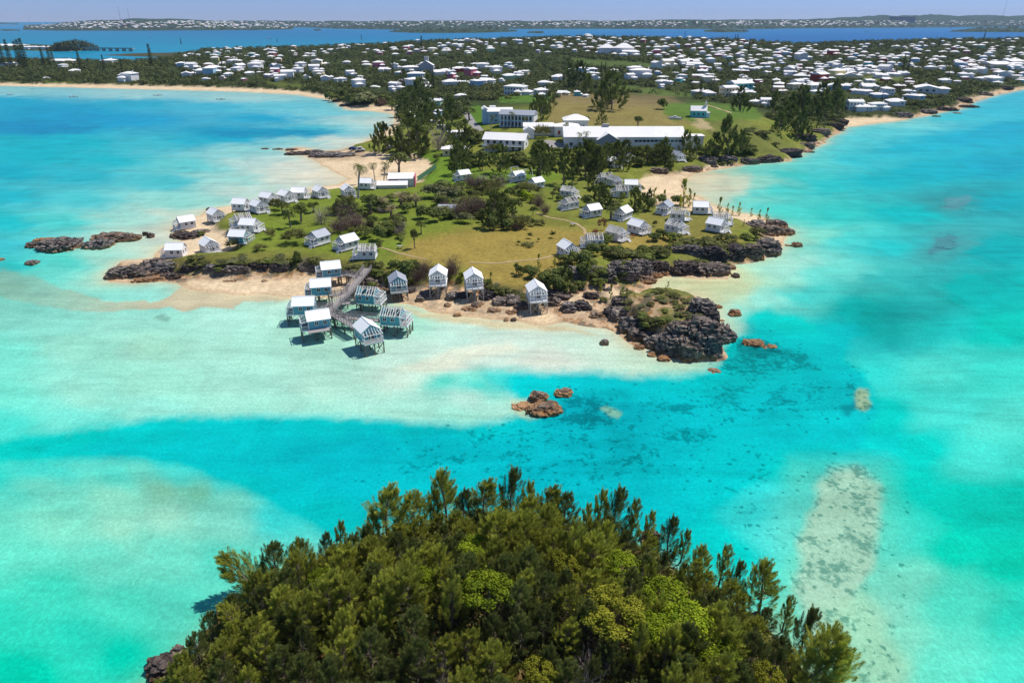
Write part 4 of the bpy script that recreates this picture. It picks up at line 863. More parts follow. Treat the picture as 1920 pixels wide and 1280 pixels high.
def casuarina(seed, H, Wd, npl, nb, bl, bw, mat='casu', lean=(0, 0), up=.8):
    """trunk mesh, crown mesh: a spire of feathery plumes"""
    rg = np.random.default_rng(seed); parts = []; m = MB()
    tr = [(lean[0]*t*t*H+.15*sin(t*5+seed), lean[1]*t*t*H, H*t*.97) for t in np.linspace(0, 1, 7)]
    m.tube(tr, [.028*H*(1-t*.93)*.8+.01 for t in np.linspace(0, 1, 7)], 6)
    def trunk(t): a = t*6; i = min(int(a), 5); return np.array(tr[i])*(1-a+i)+np.array(tr[i+1])*(a-i)
    for j in range(npl):
        t = rg.uniform(.02, 1)**.9 if j > 3 else 1-.03*j; az = j*2.4+rg.uniform(-.4, .4)
        env = Wd*.5*(max(.02, 1-t)**.5)*(.7+.3*min(1, t*4))*rg.uniform(.5, 1.2)
        b0 = trunk(max(0, t-.12)); out = np.array([cos(az), sin(az), 0]); tip = trunk(t)*1.0; tip = np.array([tip[0], tip[1], tip[2]])+out*env; 
        ax = out*(1.0-up*.4)*(1-t*.6)+np.array([.15, .05, up])+rg.normal(0, .16, 3); ax /= np.linalg.norm(ax); L = rg.uniform(.10, .29)*H*(1.1-.25*t); tip[2] = max(tip[2], L*.4)
        base = tip-ax*L*.45
        if j % 2 == 0: m.tube([tuple(b0), tuple((b0+base)/2+np.array([0, 0, -.1])), tuple(base+ax*L*.4)], [.05, .035, .012], 4)
        s = rg.uniform(0, 1, nb)**.9; rr = L*rg.uniform(.17, .27)*(np.clip(s*5+.1, 0, 1)*(1.02-s)**.75)*np.sqrt(rg.uniform(.02, 1, nb))
        # twigs: needles gather round a few twig lines in the plume
        nt_ = 7; tw = rg.integers(0, nt_, nb); ta = rg.uniform(0, 2*pi, nt_)[tw]+rg.normal(0, .35, nb); e1 = np.cross(ax, [0.3, .9, .1]); e1 /= np.linalg.norm(e1); e2 = np.cross(ax, e1)
        rd = e1[None]*np.cos(ta)[:, None]+e2[None]*np.sin(ta)[:, None]
        P = base[None]+ax[None]*(s*L)[:, None]+rd*rr[:, None]
        D = ax[None]*1.0+rd*.62+unit(nb, rg)*.3+np.array([0, 0, .12])
        tone = np.clip(.15+.6*rg.uniform(0, 1)+rg.normal(0, .14, nb)+.18*s, 0, 1)
        parts.append(blades(P, D, bl*rg.uniform(.6, 1.3, nb), bw, rg, tone))
    return m.mesh('trunk', MT['bark']), leafmesh('crown', parts, mat)
def lobed(seed, rx, ry, rz, nl, n, size, mat, flat=.6, z0=.0, bias=1.0, name='crown', rs=1.0):
    rg = np.random.default_rng(seed); parts = []
    for j in range(nl):
        d = unit(1, rg)[0]; d[2] = abs(d[2])*1.0-.15; c = d*np.array([rx, ry, rz])*rg.uniform(.35, .72); r = np.array([rx, ry, rz])*rg.uniform(.26, .46)
        k = int(n//nl*rg.uniform(.4, 1.5)); r = r*rg.uniform(.6, 1.15)*rs; u = unit(k, rg); u[:, 2] = np.where(u[:, 2] < -.3, -u[:, 2], u[:, 2]); P = c+u*r*(rg.uniform(.72, 1.06, (k, 1))); P[:, 2] += rz*.55+z0
        P[:, 2] = np.maximum(P[:, 2], .03)
        tone = np.clip(.2+.55*rg.uniform()+rg.normal(0, .15, k), 0, 1)
        parts.append(leaves(P, u+np.array([0, 0, .3]), size, rg, tone, flat))
    return leafmesh(name, parts, mat)
def twiggy(seed, rx, ry, rz, n, mat, w=.035, name='crown'):
    """leafless branching dome"""
    rg = np.random.default_rng(seed); P = []; D = []; L = []; 
    nl = 14; base = rg.uniform(-.25, .25, (nl, 2)); tips = unit(nl, rg); tips[:, 2] = np.abs(tips[:, 2])*.8+.35
    i = rg.integers(0, nl, n); s = rg.uniform(.05, 1, n)**.6
    b = np.stack([base[i, 0]*rx, base[i, 1]*ry, 0*s], -1); t = tips[i]*np.array([rx, ry, rz])*.9; t = t+rg.normal(0, .22, (n, 3))*np.array([rx, ry, rz])
    p = b+(t-b)*s[:, None]; p[:, 2] = np.maximum(p[:, 2], .02); d = (t-b)+unit(n, rg)*np.linalg.norm(t-b, axis=1)[:, None]*.75+np.array([0, 0, .2])
    ln = np.linalg.norm(t, axis=1)*.28*(1.25-s*.6)
    return leafmesh(name, [blades(p, d, ln, w*(1.6-s), rg, np.clip(rg.normal(.5, .25, n), 0, 1))], mat)
def fronds(seed, n, L, droop, w, mat, z0=0, name='crown', jit=.2, up=1.0, nseg=6, lf=10):
    rg = np.random.default_rng(seed); V = []; Fc = []; T = []; k = 0
    for j in range(n):
        az = 2*pi*j/n*2.618+rg.uniform(-.3, .3); el = rg.uniform(-.25, 1.2)*up; l = L*rg.uniform(.75, 1.1); o = np.array([cos(az), sin(az)])
        pts = []; p = np.array([0, 0, z0], float); e = el
        for q in range(lf+1):
            pts.append(p.copy()); st = l/lf; p = p+np.array([o[0]*cos(e), o[1]*cos(e), sin(e)])*st; e -= droop/lf*(1+q*.15)
        sd_ = np.array([-o[1], o[0], 0]); tn = rg.uniform(.1, .9)
        for q in range(1, lf+1):
            a = pts[q]; dr = pts[q]-pts[q-1]; dr = dr/np.linalg.norm(dr); ll = w*sin(pi*min(.98, (q/lf)*.85+.15))*rg.uniform(.8, 1.15)
            for s in (-1, 1):
                tip = a+sd_*s*ll+dr*ll*.6+np.array([0, 0, -.25*ll])
                V += [a-dr*.5*l/lf*.55, a+dr*.5*l/lf*.55, tip]; Fc.append((k, k+1, k+2)); T += [tn]*3; k += 3
    return leafmesh(name, [(np.array(V), np.array(Fc), np.array(T))], mat)
def rosettes(seed, n, rad, L, mat, hgt=1.0, name='shrub'):
    """pandanus clump: stiff strap leaves in rosettes"""
    rg = np.random.default_rng(seed); parts = []
    for j in range(n):
        a = rg.uniform(0, 2*pi); r = rad*math.sqrt(rg.uniform(0, 1))*.8; c = np.array([cos(a)*r, sin(a)*r*.8, hgt*(1-.6*(r/rad)**2)*rg.uniform(.6, 1)])
        k = 34; d = unit(k, rg); d[:, 2] = np.abs(d[:, 2])*.9-.15
        parts.append(blades(np.repeat(c[None], k, 0), d, L*rg.uniform(.7, 1.1, k), .13*L, rg, np.clip(rg.uniform(.2, .8)+rg.normal(0, .18, k), 0, 1)))
    return leafmesh(name, parts, mat)
def norfolk(seed, H, Wd, mat='casud'):
    rg = np.random.default_rng(seed); parts = []; m = MB(); m.tube([(0, 0, 0), (0, 0, H*.98)], [.02*H, .03], 6)
    for t in np.arange(.12, 1, .05):
        n = 120; az = rg.uniform(0, 2*pi, n); r = Wd*.5*(1-t*.75)*np.sqrt(rg.uniform(.05, 1, n)); P = np.stack([np.cos(az)*r, np.sin(az)*r, H*t+r*.12+rg.normal(0, .1, n)], -1)
        parts.append(leaves(P, np.array([[0, 0, 1.]]*n), .8, rg, np.clip(rg.normal(.4, .2, n), 0, 1), .7))
    return m.mesh('trunk', MT['bark']), leafmesh('crown', parts, mat)
PR = {}
def proto(k):
    if k in PR: return PR[k]
    r = None; base, i = k.rsplit(':', 1) if ':' in k else (k, '0'); i = int(i)
    if base == 'casuhi': r = casuarina(100+i, 9, [6.6, 5.6, 7.4, 5.0, 8.0, 6.2, 7.0, 3.8][i], [124, 104, 140, 92, 150, 116, 128, 56][i], 260, .34, .038, 'casu' if i % 3 else 'casud', ((.09, -.02, .14, .05, -.05, .18, .02, .12)[i], 0), [.8, 1.0, .7, 1.1, .6, .9, .75, 1.3][i])
    if base == 'casumid': r = casuarina(200+i, 8, [6.4, 5.4, 7.6, 4.6][i], [50, 42, 60, 36][i], 60, .62, .20, 'casud', ((.05, .1, 0, .12)[i], 0), [.8, 1.0, .7, 1.2][i])
    if base == 'casuslim': r = casuarina(240+i, 7, 2.3, 20, 44, .5, .15, 'casu', (.08*(i-.5), 0), 1.2)
    if base == 'tree':
        m = MB(); m.tube([(0, 0, 0), (.1, 0, 1.2), (.2, .1, 3)], [.22, .17, .08], 6); m.tube([(.1, 0, 1.2), (.9, .3, 2.6)], [.12, .05], 5); m.tube([(.1, 0, 1.3), (-.8, -.2, 2.5)], [.12, .05], 5)
        r = (m.mesh('trunk', MT['bark']), lobed(300+i, 2.3, 2.1, 1.8, 11, 900, .34, 'casud' if i else 'shrub', z0=1.1))
    if base == 'bush': r = (None, lobed(330+i, 2.0, 1.7, 1.5, 12, 760, .36, ['shrub', 'scrub', 'casud', 'olive'][i], name='shrub'))
    if base == 'bright': m = MB(); m.tube([(0, 0, 0), (.1, 0, 2), (.1, .1, 3.4)], [.2, .15, .1], 6); m.tube([(.1, 0, 2), (1, .3, 4)], [.1, .05], 5); r = (m.mesh('trunk', MT['bark']), lobed(350+i, 2.9, 2.6, 2.0, 44, 4200, .21, ['broad', 'yellow'][i], z0=2.4, rs=.55, flat=1.0))
    if base == 'brightlow': r = (None, lobed(355+i, 2.0, 1.7, 1.3, 10, 600, .36, 'broad', name='shrub'))
    if base == 'dead': r = (None, twiggy(370+i, 2.0, 1.8, 2.0, 1500, ['dead', 'grey'][i], .05, 'shrub'))
    if base == 'redbush': r = (None, lobed(380+i, 1.8, 1.6, 1.7, 10, 420, .30, 'red', name='shrub'))
    if base == 'baretree':
        m = MB(); rnd = random.Random(5); m.tube([(0, 0, 0), (0, 0, 1.6)], [.2, .15], 6)
        for j in range(9):
            a = j*.7; m.tube([(0, 0, 1.4), (cos(a)*.9, sin(a)*.9, 2.7), (cos(a)*1.7, sin(a)*1.6, 4.0)], [.09, .05, .02], 4)
        r = (m.mesh('trunk', MT['palebark']), twiggy(391, 2.2, 2.1, 3.9, 900, 'grey', .05))
    if base == 'palm':
        m = MB(); m.tube([(0, 0, 0), (.15, 0, 2), (.5, .05, 4), (.95, .1, 6.2)], [.24, .17, .14, .11], 7); c = fronds(400+i, 16, 2.5, 1.9, .75, 'palm' if i == 0 else 'palmdry')
        for vv in c.vertices: vv.co.x += .95; vv.co.z += 6.2
        r = (m.mesh('trunk', MT['palebark']), c)
    if base == 'datepalm':
        m = MB(); m.tube([(0, 0, 0), (0, 0, 2.4)], [.3, .26], 7); c = fronds(410+i, 26, 2.4, 1.3, .55, 'palmdry' if i == 0 else 'palm', 2.4); r = (m.mesh('trunk', MT['bark']), c)
    if base == 'pand': r = (None, rosettes(420+i, [9, 16][i], [1.1, 2.2][i], .95, 'pand', [1.2, 1.5][i]))
    if base == 'spiky': r = (None, rosettes(430+i, 3, .35, 1.1, 'shrub', 1.2, 'spiky_plant'))
    if base == 'norfolk': r = norfolk(440+i, 18, 5.0)
    if base == 'sprig': r = casuarina(450+i, 3.2, 1.3, 12, 26, .3, .09, 'casu', (.06, 0), 1.2)
    PR[k] = r; return r
NAME = {'casuhi': 'casuarina_tree', 'casumid': 'casuarina_tree', 'casuslim': 'casuarina_tree', 'tree': 'broadleaf_tree', 'bush': 'shrub', 'bright': 'broadleaf_tree', 'brightlow': 'leafy_shrub', 'dead': 'leafless_shrub', 'redbush': 'red_shrub',
        'baretree': 'bare_tree', 'palm': 'palm_tree', 'datepalm': 'palm_tree', 'pand': 'pandanus_shrub', 'spiky': 'spiky_plant', 'norfolk': 'norfolk_pine', 'sprig': 'sapling'}
DESC = {'casuhi': 'feathery casuarina', 'casumid': 'dark casuarina tree', 'casuslim': 'slim wispy casuarina', 'tree': 'round crowned dark tree', 'bush': 'dark green shrub', 'bright': 'bright green leafy tree', 'brightlow': 'bright green bush', 'dead': 'leafless brown thicket',
        'redbush': 'red leafed bush', 'baretree': 'bare grey branched tree', 'palm': 'tall coconut palm', 'datepalm': 'squat palm with dry fronds', 'pand': 'spiky yellow green pandanus clump', 'spiky': 'small spiky plant', 'norfolk': 'tall narrow dark pine', 'sprig': 'wispy young casuarina'}
CAT = {'bush': 'shrub', 'brightlow': 'bush', 'dead': 'shrub', 'redbush': 'shrub', 'pand': 'shrub', 'spiky': 'plant', 'palm': 'palm', 'datepalm': 'palm'}
PH = {'casuhi': 9.6, 'casumid': 8.6, 'casuslim': 7.6, 'tree': 4.8, 'bush': 2.6, 'bright': 2.8, 'brightlow': 2.4, 'dead': 2.6, 'redbush': 3, 'baretree': 4.6, 'palm': 8, 'datepalm': 4.2, 'pand': 2.0, 'spiky': 2.2, 'norfolk': 18.5, 'sprig': 3.4}
PWD = {'bush': 3.8, 'bright': 3.8, 'brightlow': 3.8, 'dead': 4.2, 'redbush': 3.5, 'pand': 3.6, 'tree': 4.4}
prn = random.Random(77)
def plant(k, px, py, hp, wf=None, rz=None, group=None, pos=None, s=None, desc=None):
    """hp: height in photo pixels; wf: width in photo pixels (bushes)"""
    base = k.split(':')[0]; tr, cr = proto(k); p = pos if pos is not None else at(px, py)
    if p is None: return None
    kk = (Vector((0, 0, CAMH))-p).length/F
    sc = s if s is not None else hp*kk/PH[base]
    rz = prn.uniform(0, 6.28) if rz is None else rz
    sx = sc
    if wf is not None:
        w0 = PWD.get(base, 4.5)
        if base == 'pand' and k.endswith(':0'): w0 = 2.6
        sx = wf*kk/w0
    if tr is None:
        o = link(NAME[base], cr, loc=tuple(p)); o.rotation_euler.z = rz; o.scale = (sx, sx, sc)
    else:
        o = empty(NAME[base], p, rz); o.scale = (sx, sx, sc); link('trunk', tr, o); link('crown', cr, o)
    return reg(o, desc or DESC[base], CAT.get(base, 'tree'), group or (DESC[base]+'s on the island'), px, py)
PL = """casumid:1 711 286 52;casumid:3 726 285 50;casumid:2 768 290 76;casumid:0 784 297 60;tree:1 748 325 42 44;casumid:0 857 328 48;casumid:2 938 324 52;casumid:1 1014 338 74;casumid:3 1056 346 68;casumid:2 1098 332 68;casumid:0 1120 334 56;
baretree 822 282 44;casumid:1 832 250 40;tree:0 800 262 30 34;casumid:3 846 232 44;casumid:0 812 235 40;casumid:2 1022 322 50;casumid:0 1078 322 46;bush:2 900 308 24 46;bush:0 960 305 22 50;bush:2 870 322 18 30;bush:0 985 312 20 40;bush:2 1040 318 18 40;
casumid:0 1210 310 34;casumid:2 1228 308 36;casumid:0 1245 306 32;casumid:1 1285 292 44;casumid:3 1305 298 40;casumid:1 1365 292 68;casumid:2 1340 294 42;casumid:0 1386 288 40;casumid:3 1325 298 34;bush:2 1195 312 18 30;bush:2 1260 312 14 26;bush:1 1290 300 14 26;
casumid:2 1146 205 66;casumid:0 1128 200 44;casumid:2 1085 168 48;casumid:0 1066 162 40;casumid:1 1100 178 36;casumid:0 1387 210 42;casumid:0 1128 232 24;tree:0 1196 240 24 20;bush:2 1100 230 12 16;bush:0 1240 205 22 26;casumid:0 1014 225 42;casumid:1 1003 215 36;casumid:2 1030 205 30;
bush:0 910 262 20 26;bush:1 925 262 16 26;bush:0 970 300 18 34;bush:2 1010 285 22 34;bush:0 1045 290 16 40;bush:0 1120 288 20 40;bush:2 1160 290 22 50;bush:0 1200 292 22 50;bush:1 1240 292 14 40;pand:1 1015 258 22 26;palm:0 956 240 32;palm:0 920 244 30;palm:0 988 246 28;palm:0 1056 262 30;palm:0 1065 262 34;palm:0 1082 278 32;palm:0 1096 278 34;
palm:0 672 372 70;palm:0 672 345 38;palm:0 704 345 44;palm:0 720 348 48;palm:0 727 346 36;
tree:1 545 427 38 24;tree:0 565 416 40 36;tree:0 530 402 26 30;baretree 603 420 36;bush:1 518 394 22 28;tree:0 588 398 22 24;pand:1 557 457 26 40;pand:0 509 447 22 20;pand:0 488 470 14 22;pand:0 442 466 24 28;bush:0 378 442 10 14;
dead:0 650 420 34 44;dead:0 636 436 24 40;dead:0 668 432 28 40;dead:0 612 446 18 26;bush:0 636 398 28 26;tree:0 641 402 34 26;bush:0 665 398 22 30;tree:1 696 402 40 40;datepalm:0 716 394 34;datepalm:0 734 410 32;datepalm:0 752 388 34;datepalm:0 780 388 30;bush:2 764 398 18 28;bush:0 760 376 18 30;pand:1 655 386 20 28;
bush:0 690 446 22 32;bush:2 712 450 30 34;bush:0 730 440 28 36;tree:0 700 430 30 30;pand:0 676 440 20 20;bush:1 745 420 20 34;dead:1 748 436 18 34;bush:2 752 428 22 30;tree:0 778 466 44 18;tree:0 790 438 28 20;bush:2 753 456 12 14;bush:0 712 470 26 20;
bush:2 798 410 26 36;bush:2 815 416 24 34;bush:2 840 410 18 40;dead:0 860 408 24 36;dead:0 884 405 30 46;dead:0 905 402 26 40;bush:3 815 372 26 50;bush:3 845 376 24 50;bush:1 830 384 20 34;brightlow:0 835 388 16 30;bush:0 862 378 24 34;bush:0 884 372 20 30;tree:0 830 390 26 32;brightlow:0 768 370 10 20;
dead:0 882 352 22 30;dead:1 918 354 24 48;dead:0 898 356 22 34;dead:0 940 350 20 30;bush:2 925 340 12 18;bush:0 955 372 26 30;brightlow:0 985 374 18 30;brightlow:0 998 380 14 24;bush:0 972 362 20 26;dead:0 1010 392 28 26;dead:0 1022 402 18 22;tree:0 999 405 22 12;
casumid:0 924 424 62;casumid:2 942 418 58;casumid:1 930 400 44;bush:2 920 430 30 30;tree:0 960 408 44 40;bush:0 945 388 24 40;bush:2 905 408 18 20;tree:1 905 416 26 14;pand:1 972 428 24 36;bush:2 955 430 22 30;datepalm:0 968 424 22;pand:0 930 432 14 16;bush:2 1000 424 16 16;pand:0 1012 422 12 20;dead:0 967 430 12 20;
spiky 993 447 16;spiky 1037 446 18;spiky 1010 453 10;spiky 973 459 12;pand:0 990 461 8 26;tree:0 1036 372 16 14;tree:0 1075 388 24 20;casumid:0 1125 378 36;casumid:1 1135 390 44;bush:0 1112 368 26 30;bush:2 1098 388 22 24;tree:0 1128 392 26 22;casumid:0 1112 352 30;
redbush 1128 432 32 20;redbush 1116 442 18 18;datepalm:1 1145 412 30;redbush 1185 446 10 14;redbush 1160 404 10 12;casumid:1 1192 398 48;casumid:0 1205 396 34;bush:2 1220 394 24 26;bush:2 1238 386 22 26;casumid:3 1215 390 34;bush:0 1165 378 14 20;
casuslim:0 1280 390 54;casuslim:1 1292 388 34;casuslim:0 1300 384 22;casuslim:1 1225 382 30;casuslim:0 1245 380 24;casuslim:0 1348 402 32;casuslim:1 1362 404 22;casuslim:0 1372 404 18;casuslim:1 1385 404 24;casuslim:0 1408 406 16;casuslim:1 1422 414 20;casuslim:0 1437 412 22;casuslim:1 1394 424 12;bush:1 1228 424 12 10;bush:2 1268 384 18 30;
bush:2 1095 500 34 40;bush:0 1075 496 28 34;bush:2 1110 478 24 34;bush:0 1135 462 26 40;bush:0 1150 478 22 46;bush:1 1175 484 18 50;bush:0 1205 488 16 44;bush:2 1095 518 30 40;casumid:0 1060 534 40;bush:2 1040 545 34 40;bush:0 1020 530 26 44;bush:2 1000 520 22 36;bush:0 975 516 24 26;bush:0 990 508 14 26;tree:0 968 512 24 14;
casuslim:0 1100 524 36;casuslim:1 1165 520 34;bush:0 1065 552 30 34;bush:1 1030 520 16 40;bush:2 1050 524 26 40;bush:0 1085 540 18 30;casuslim:1 1040 500 24;casuslim:0 1010 502 28;bush:0 1240 446 20 30;bush:0 1262 450 18 36;bush:2 1225 452 16 30;casuslim:1 1255 474 32;bush:1 1290 462 16 44;bush:1 1325 462 18 50;bush:1 1360 456 18 46;bush:0 1300 472 14 40;bush:0 1400 448 12 26;bush:1 1345 470 14 50;bush:1 1385 466 12 40;bush:0 1270 466 14 36;bush:1 1420 440 14 30;
bush:0 1210 474 16 40;bush:1 1240 478 10 40;brightlow:0 1330 498 7 40;bush:1 1310 496 9 40;bush:1 1355 500 8 30;
bush:0 745 510 30 40;bush:2 765 518 34 40;bush:0 735 528 22 34;brightlow:0 765 532 14 26;bush:0 712 520 18 36;bush:1 700 512 12 34;bush:1 670 506 10 40;dead:0 795 516 26 40;dead:0 780 530 26 36;dead:0 848 520 36 36;dead:0 832 540 20 20;bush:0 780 510 28 30;bush:0 820 508 16 20;bush:0 730 536 18 24;bush:2 700 540 12 22;brightlow:0 866 522 14 16;
bush:0 560 494 26 22;bush:1 590 500 20 36;bush:1 530 494 10 26;bush:1 495 494 10 30;bush:1 460 494 8 34;bush:1 420 494 8 34;bush:1 380 496 8 30;bush:0 604 502 16 26;dead:1 575 498 14 20;pand:0 327 504 9 10;brightlow:0 311 498 7 14;bush:1 301 496 7 10;pand:0 336 510 10 12;bush:1 625 504 12 30;bush:0 650 508 10 30;
bush:1 925 546 14 26;bush:1 945 552 16 30;bush:1 965 556 14 30;bush:1 985 560 12 24;bush:0 915 532 10 20;casuslim:0 920 534 26;bush:1 900 530 8 20;bush:1 1010 586 6 14;
casuslim:1 1165 568 34;casuslim:0 1145 560 30;casuslim:1 1125 548 26;casuslim:0 1175 558 20;bush:0 1120 536 18 30;sprig 1250 545 18;sprig 1190 562 14;bush:0 1150 528 14 24;bush:1 1130 566 10 20;
bush:3 690 196 22 50;bush:0 665 196 14 26;bush:0 720 192 16 26;dead:0 716 198 12 20;tree:0 735 206 20 22;casumid:0 752 230 32;bush:0 775 236 18 30;tree:0 792 252 24 28;bush:0 770 262 18 24;tree:0 742 300 14 12;casumid:0 752 284 30;bush:2 820 300 12 20;
casumid:2 770 200 36;casumid:1 788 196 44;casumid:0 805 215 40;tree:1 880 225 26 30;tree:0 860 250 24 34;bush:2 885 275 20 28;casumid:0 872 262 36;casumid:1 1008 250 24"""
for q in PL.replace('\n', '').split(';'):
    t = q.split(); k = t[0]; px, py, hp = map(float, t[1:4]); wf = float(t[4]) if len(t) > 4 else None
    f_ = 1.2 if k.split(':')[0] in ('bush', 'brightlow', 'dead', 'pand', 'tree') else 1.0
    plant(k, px, py, hp*f_, wf and wf*f_)
# low shrubs scattered over the scrubby banks (each is a plant one can tell apart at this size)
SCR = [([(1000,505),(1110,470),(1220,460),(1240,480),(1200,520),(1090,545),(1010,560)], 26, 'bush', (14, 26)), ([(1170,545),(1250,548),(1310,575),(1330,610),(1300,640),(1190,615),(1150,575)], 60, 'low', (6, 12)),
       ([(1240,440),(1300,450),(1420,445),(1440,470),(1340,485),(1250,470)], 18, 'bush', (8, 16)), ([(360,480),(620,484),(660,505),(560,512),(340,505)], 16, 'low', (6, 12)), ([(690,500),(820,500),(870,525),(760,540),(700,530)], 10, 'bush', (14, 24)), ([(900,525),(990,545),(990,565),(920,560)], 8, 'low', (8, 14)),
       ([(1130,280),(1260,285),(1270,310),(1160,320),(1060,320),(1060,290)], 12, 'bush', (14, 22)), ([(1440,215),(1560,190),(1575,225),(1500,262),(1450,262)], 16, 'wood', (34, 48)), ([(1300,275),(1420,285),(1430,296),(1320,300)], 8, 'bush', (12, 20)), ([(1360,240),(1440,245),(1480,275),(1400,285)], 9, 'low', (8, 12)),
       ([(560,180),(660,168),(740,180),(720,194),(660,198)], 7, 'bush', (14, 22)), ([(740,150),(860,170),(850,240),(760,250)], 12, 'wood', (22, 36)), ([(880,258),(1060,292),(1060,312),(880,318)], 8, 'bush', (16, 26)), ([(620,385),(800,372),(800,446),(640,450)], 22, 'mix', (14, 26)), ([(800,345),(1000,350),(1000,430),(890,425),(800,400)], 30, 'mix', (14, 26)), ([(1040,345),(1230,350),(1235,395),(1130,410),(1040,390)], 18, 'bush', (12, 22)), ([(1050,300),(1270,300),(1230,316),(1060,335)], 12, 'wood', (30, 50)), ([(830,255),(905,255),(905,325),(830,320)], 8, 'wood', (30, 46)), ([(740,210),(860,200),(850,270),(770,285)], 4, 'wood', (28, 42)), ([(900,180),(1020,176),(1010,188),(905,192)], 8, 'bush', (10, 16)), ([(1290,315),(1400,300),(1380,312)], 2, 'low', (6, 10))]
for poly, n, kind, (h0, h1) in SCR:
    xs = [p[0] for p in poly]; ys = [p[1] for p in poly]; c = 0; tries = 0
    while c < n and tries < 4000:
        tries += 1; px, py = prn.uniform(min(xs), max(xs)), prn.uniform(min(ys), max(ys))
        if not inside(poly, np.array(px), np.array(py)): continue
        h = prn.uniform(h0, h1)
        if kind == 'bush': plant('bush:%d' % prn.choice((0, 0, 1, 2)), px, py, h, h*prn.uniform(1.4, 2.2))
        elif kind == 'mix': plant(prn.choice(('bush:0', 'bush:2', 'bush:3', 'dead:0', 'brightlow:0', 'dead:1', 'bush:1', 'pand:1')), px, py, h, h*prn.uniform(1.5, 2.4))
        elif kind == 'low': plant('bush:%d' % prn.choice((1, 1, 0, 3)), px, py, h, h*prn.uniform(2, 3.6))
        else: plant('casumid:%d' % prn.randrange(4), px, py, h)
        c += 1
# ---------------------------------------------------------------- the wooded islet in front
irn = random.Random(11)
pts = []; tries = 0
HERO = [(836,985,8.6,1,.0),(812,990,6,7,0),(958,975,8.2,3,0),(985,985,6.8,7,0),(725,1015,8.2,2,.2),(700,1028,5.8,7,0),(1118,1000,7,7,0),(1150,1010,8.0,3,0),(1095,1005,5,7,0),(1180,1015,6.5,7,.1),(1210,1022,5.5,7,0),(1250,1040,6.0,3,0),(1275,1055,5.2,7,0),(1345,1105,6.4,7,0),(1375,1115,5,3,0),
        (1420,1150,7.5,1,0),(1465,1185,5,7,0),(1540,1290,8.0,4,0),(640,1045,5.4,7,0),(615,1050,4.2,3,0),(560,1075,5.5,5,0),(520,1095,6.4,0,0),(870,990,6,3,0),(905,985,7.2,2,0),(780,1000,6.4,4,0),(1055,990,5.6,0,0),(1025,990,6.6,2,0),(1310,1085,5,1,0),(1500,1225,6.4,3,0),(470,1110,3.2,7,0),(400,1200,4.0,0,0)]
for px, py, h, v, l in HERO:
    p = at(px, py); pts.append((p.x, p.y)); plant('casuhi:%d' % v, px, py, 0, pos=p, s=h/9.3, rz=irn.uniform(-.5, .5), group='casuarina trees covering the islet')
for px, py, lean, h, rz in ((500,1112,1.0,7.2,0),(455,1180,.8,4.0,0),(1500,1290,-.5,6,0)):
    p = at(px, py); o = plant('casuhi:5', px, py, 0, pos=p, s=h/9.3, rz=0, group='casuarina trees covering the islet', desc='leaning feathery casuarina'); o.rotation_euler = (0, -lean*.85, 0); pts.append((p.x, p.y))
BR = [(912,1068,'bright:0',1.2),(1165,1035,'bright:0',.95),(1290,1130,'bright:0',1.25),(1255,1085,'bright:0',1.15),(1150,1105,'bright:1',1.3),(1350,1200,'bright:0',1.0),
      (790,1085,'bright:0',.7),(1440,1270,'bright:1',.7),(890,1005,'bright:0',1.0),(1010,1260,'bright:1',.7),(600,1090,'bright:0',.6),(1210,1160,'bright:0',.8),(1060,1060,'bright:1',.7)]
for px, py, k, s in BR:
    z = 10.0
    for _ in range(6): x, y = (float(q) for q in gp(px, py, z)); z = hat(x, y)+4.9*s+.6
    pts.append((x, y)); o = plant(k, px, py, 0, pos=Vector((x, y, hat(x, y)-.1+(1-s)*1.5)), s=s, group='broadleaf trees among the islet casuarinas', desc='bright green leafy tree' if k[-1] == '0' else 'yellow green leafy tree')
    o.scale = (s*1.15, s*1.15, max(s, .95))
while len(pts) < 310 and tries < 9000:
    tries += 1; x = irn.uniform(-42, 42); y = irn.uniform(14, 86)
    d = float(sd(WISL, np.array([x]), np.array([y]))[0])
    if d < 1.6 or (x < -27 and y < 48 and d < 4.5): continue
    if min((x-a)**2+(y-b)**2 for a, b in pts) < (2.2 if y < 60 else 2.5)**2: continue
    pts.append((x, y)); p = Vector((x, y, hat(x, y)-.1)); px, py = project(x, y, p.z+4)
    h = (3.6+5.2*float(fbm(np.array(x/9), np.array(y/9), 3))**1.2*irn.uniform(.7, 1.3))*(.62+.38*min(1, d/9)); v = irn.choice((0, 1, 2, 3, 4, 5, 6, 2, 4, 6))
    if irn.random() < .12: v = 7; h *= 1.25
    plant('casuhi:%d' % v, float(px), float(py), 0, pos=p, s=h/9.3, rz=irn.uniform(-.7, .7), group='casuarina trees covering the islet', desc=['feathery casuarina', 'dark casuarina', 'tall casuarina', 'dense casuarina', 'broad casuarina', 'olive casuarina', 'spreading casuarina', 'slender casuarina'][v])
for px, py, k, s, z in ((845,1035,'dead:0',1.2,5),(600,1110,'dead:1',.9,4.4),(1075,1130,'dead:0',1.1,6),(1120,1180,'dead:0',1.2,6.2),(940,1160,'dead:0',1.0,7),(1320,1210,'dead:1',.8,4.6),(650,1210,'dead:1',.8,5.4),(1190,1080,'dead:1',.9,5),(820,1250,'dead:1',.9,7),(1105,1250,'dead:1',.9,7)):
    x, y = gp(px, py, z+1.0); x = float(x); y = float(y); h0 = hat(x, y); p = Vector((x, y, h0)); hh = z+2.0*s-h0
    o = plant(k, px, py, 0, pos=p, s=s, group='bushes among the islet casuarinas', desc={'bright:0': 'bright green leafy bush', 'bright:1': 'yellow green leafy bush', 'dead:0': 'reddish brown leafless bush', 'dead:1': 'pale bleached dead bush'}[k])
    if k.startswith('bright'): o.scale = (s*1.15, s*1.15, max(s, hh/2.6))
    else: o.scale = (s*1.1, s*1.1, max(s, hh/2.4))
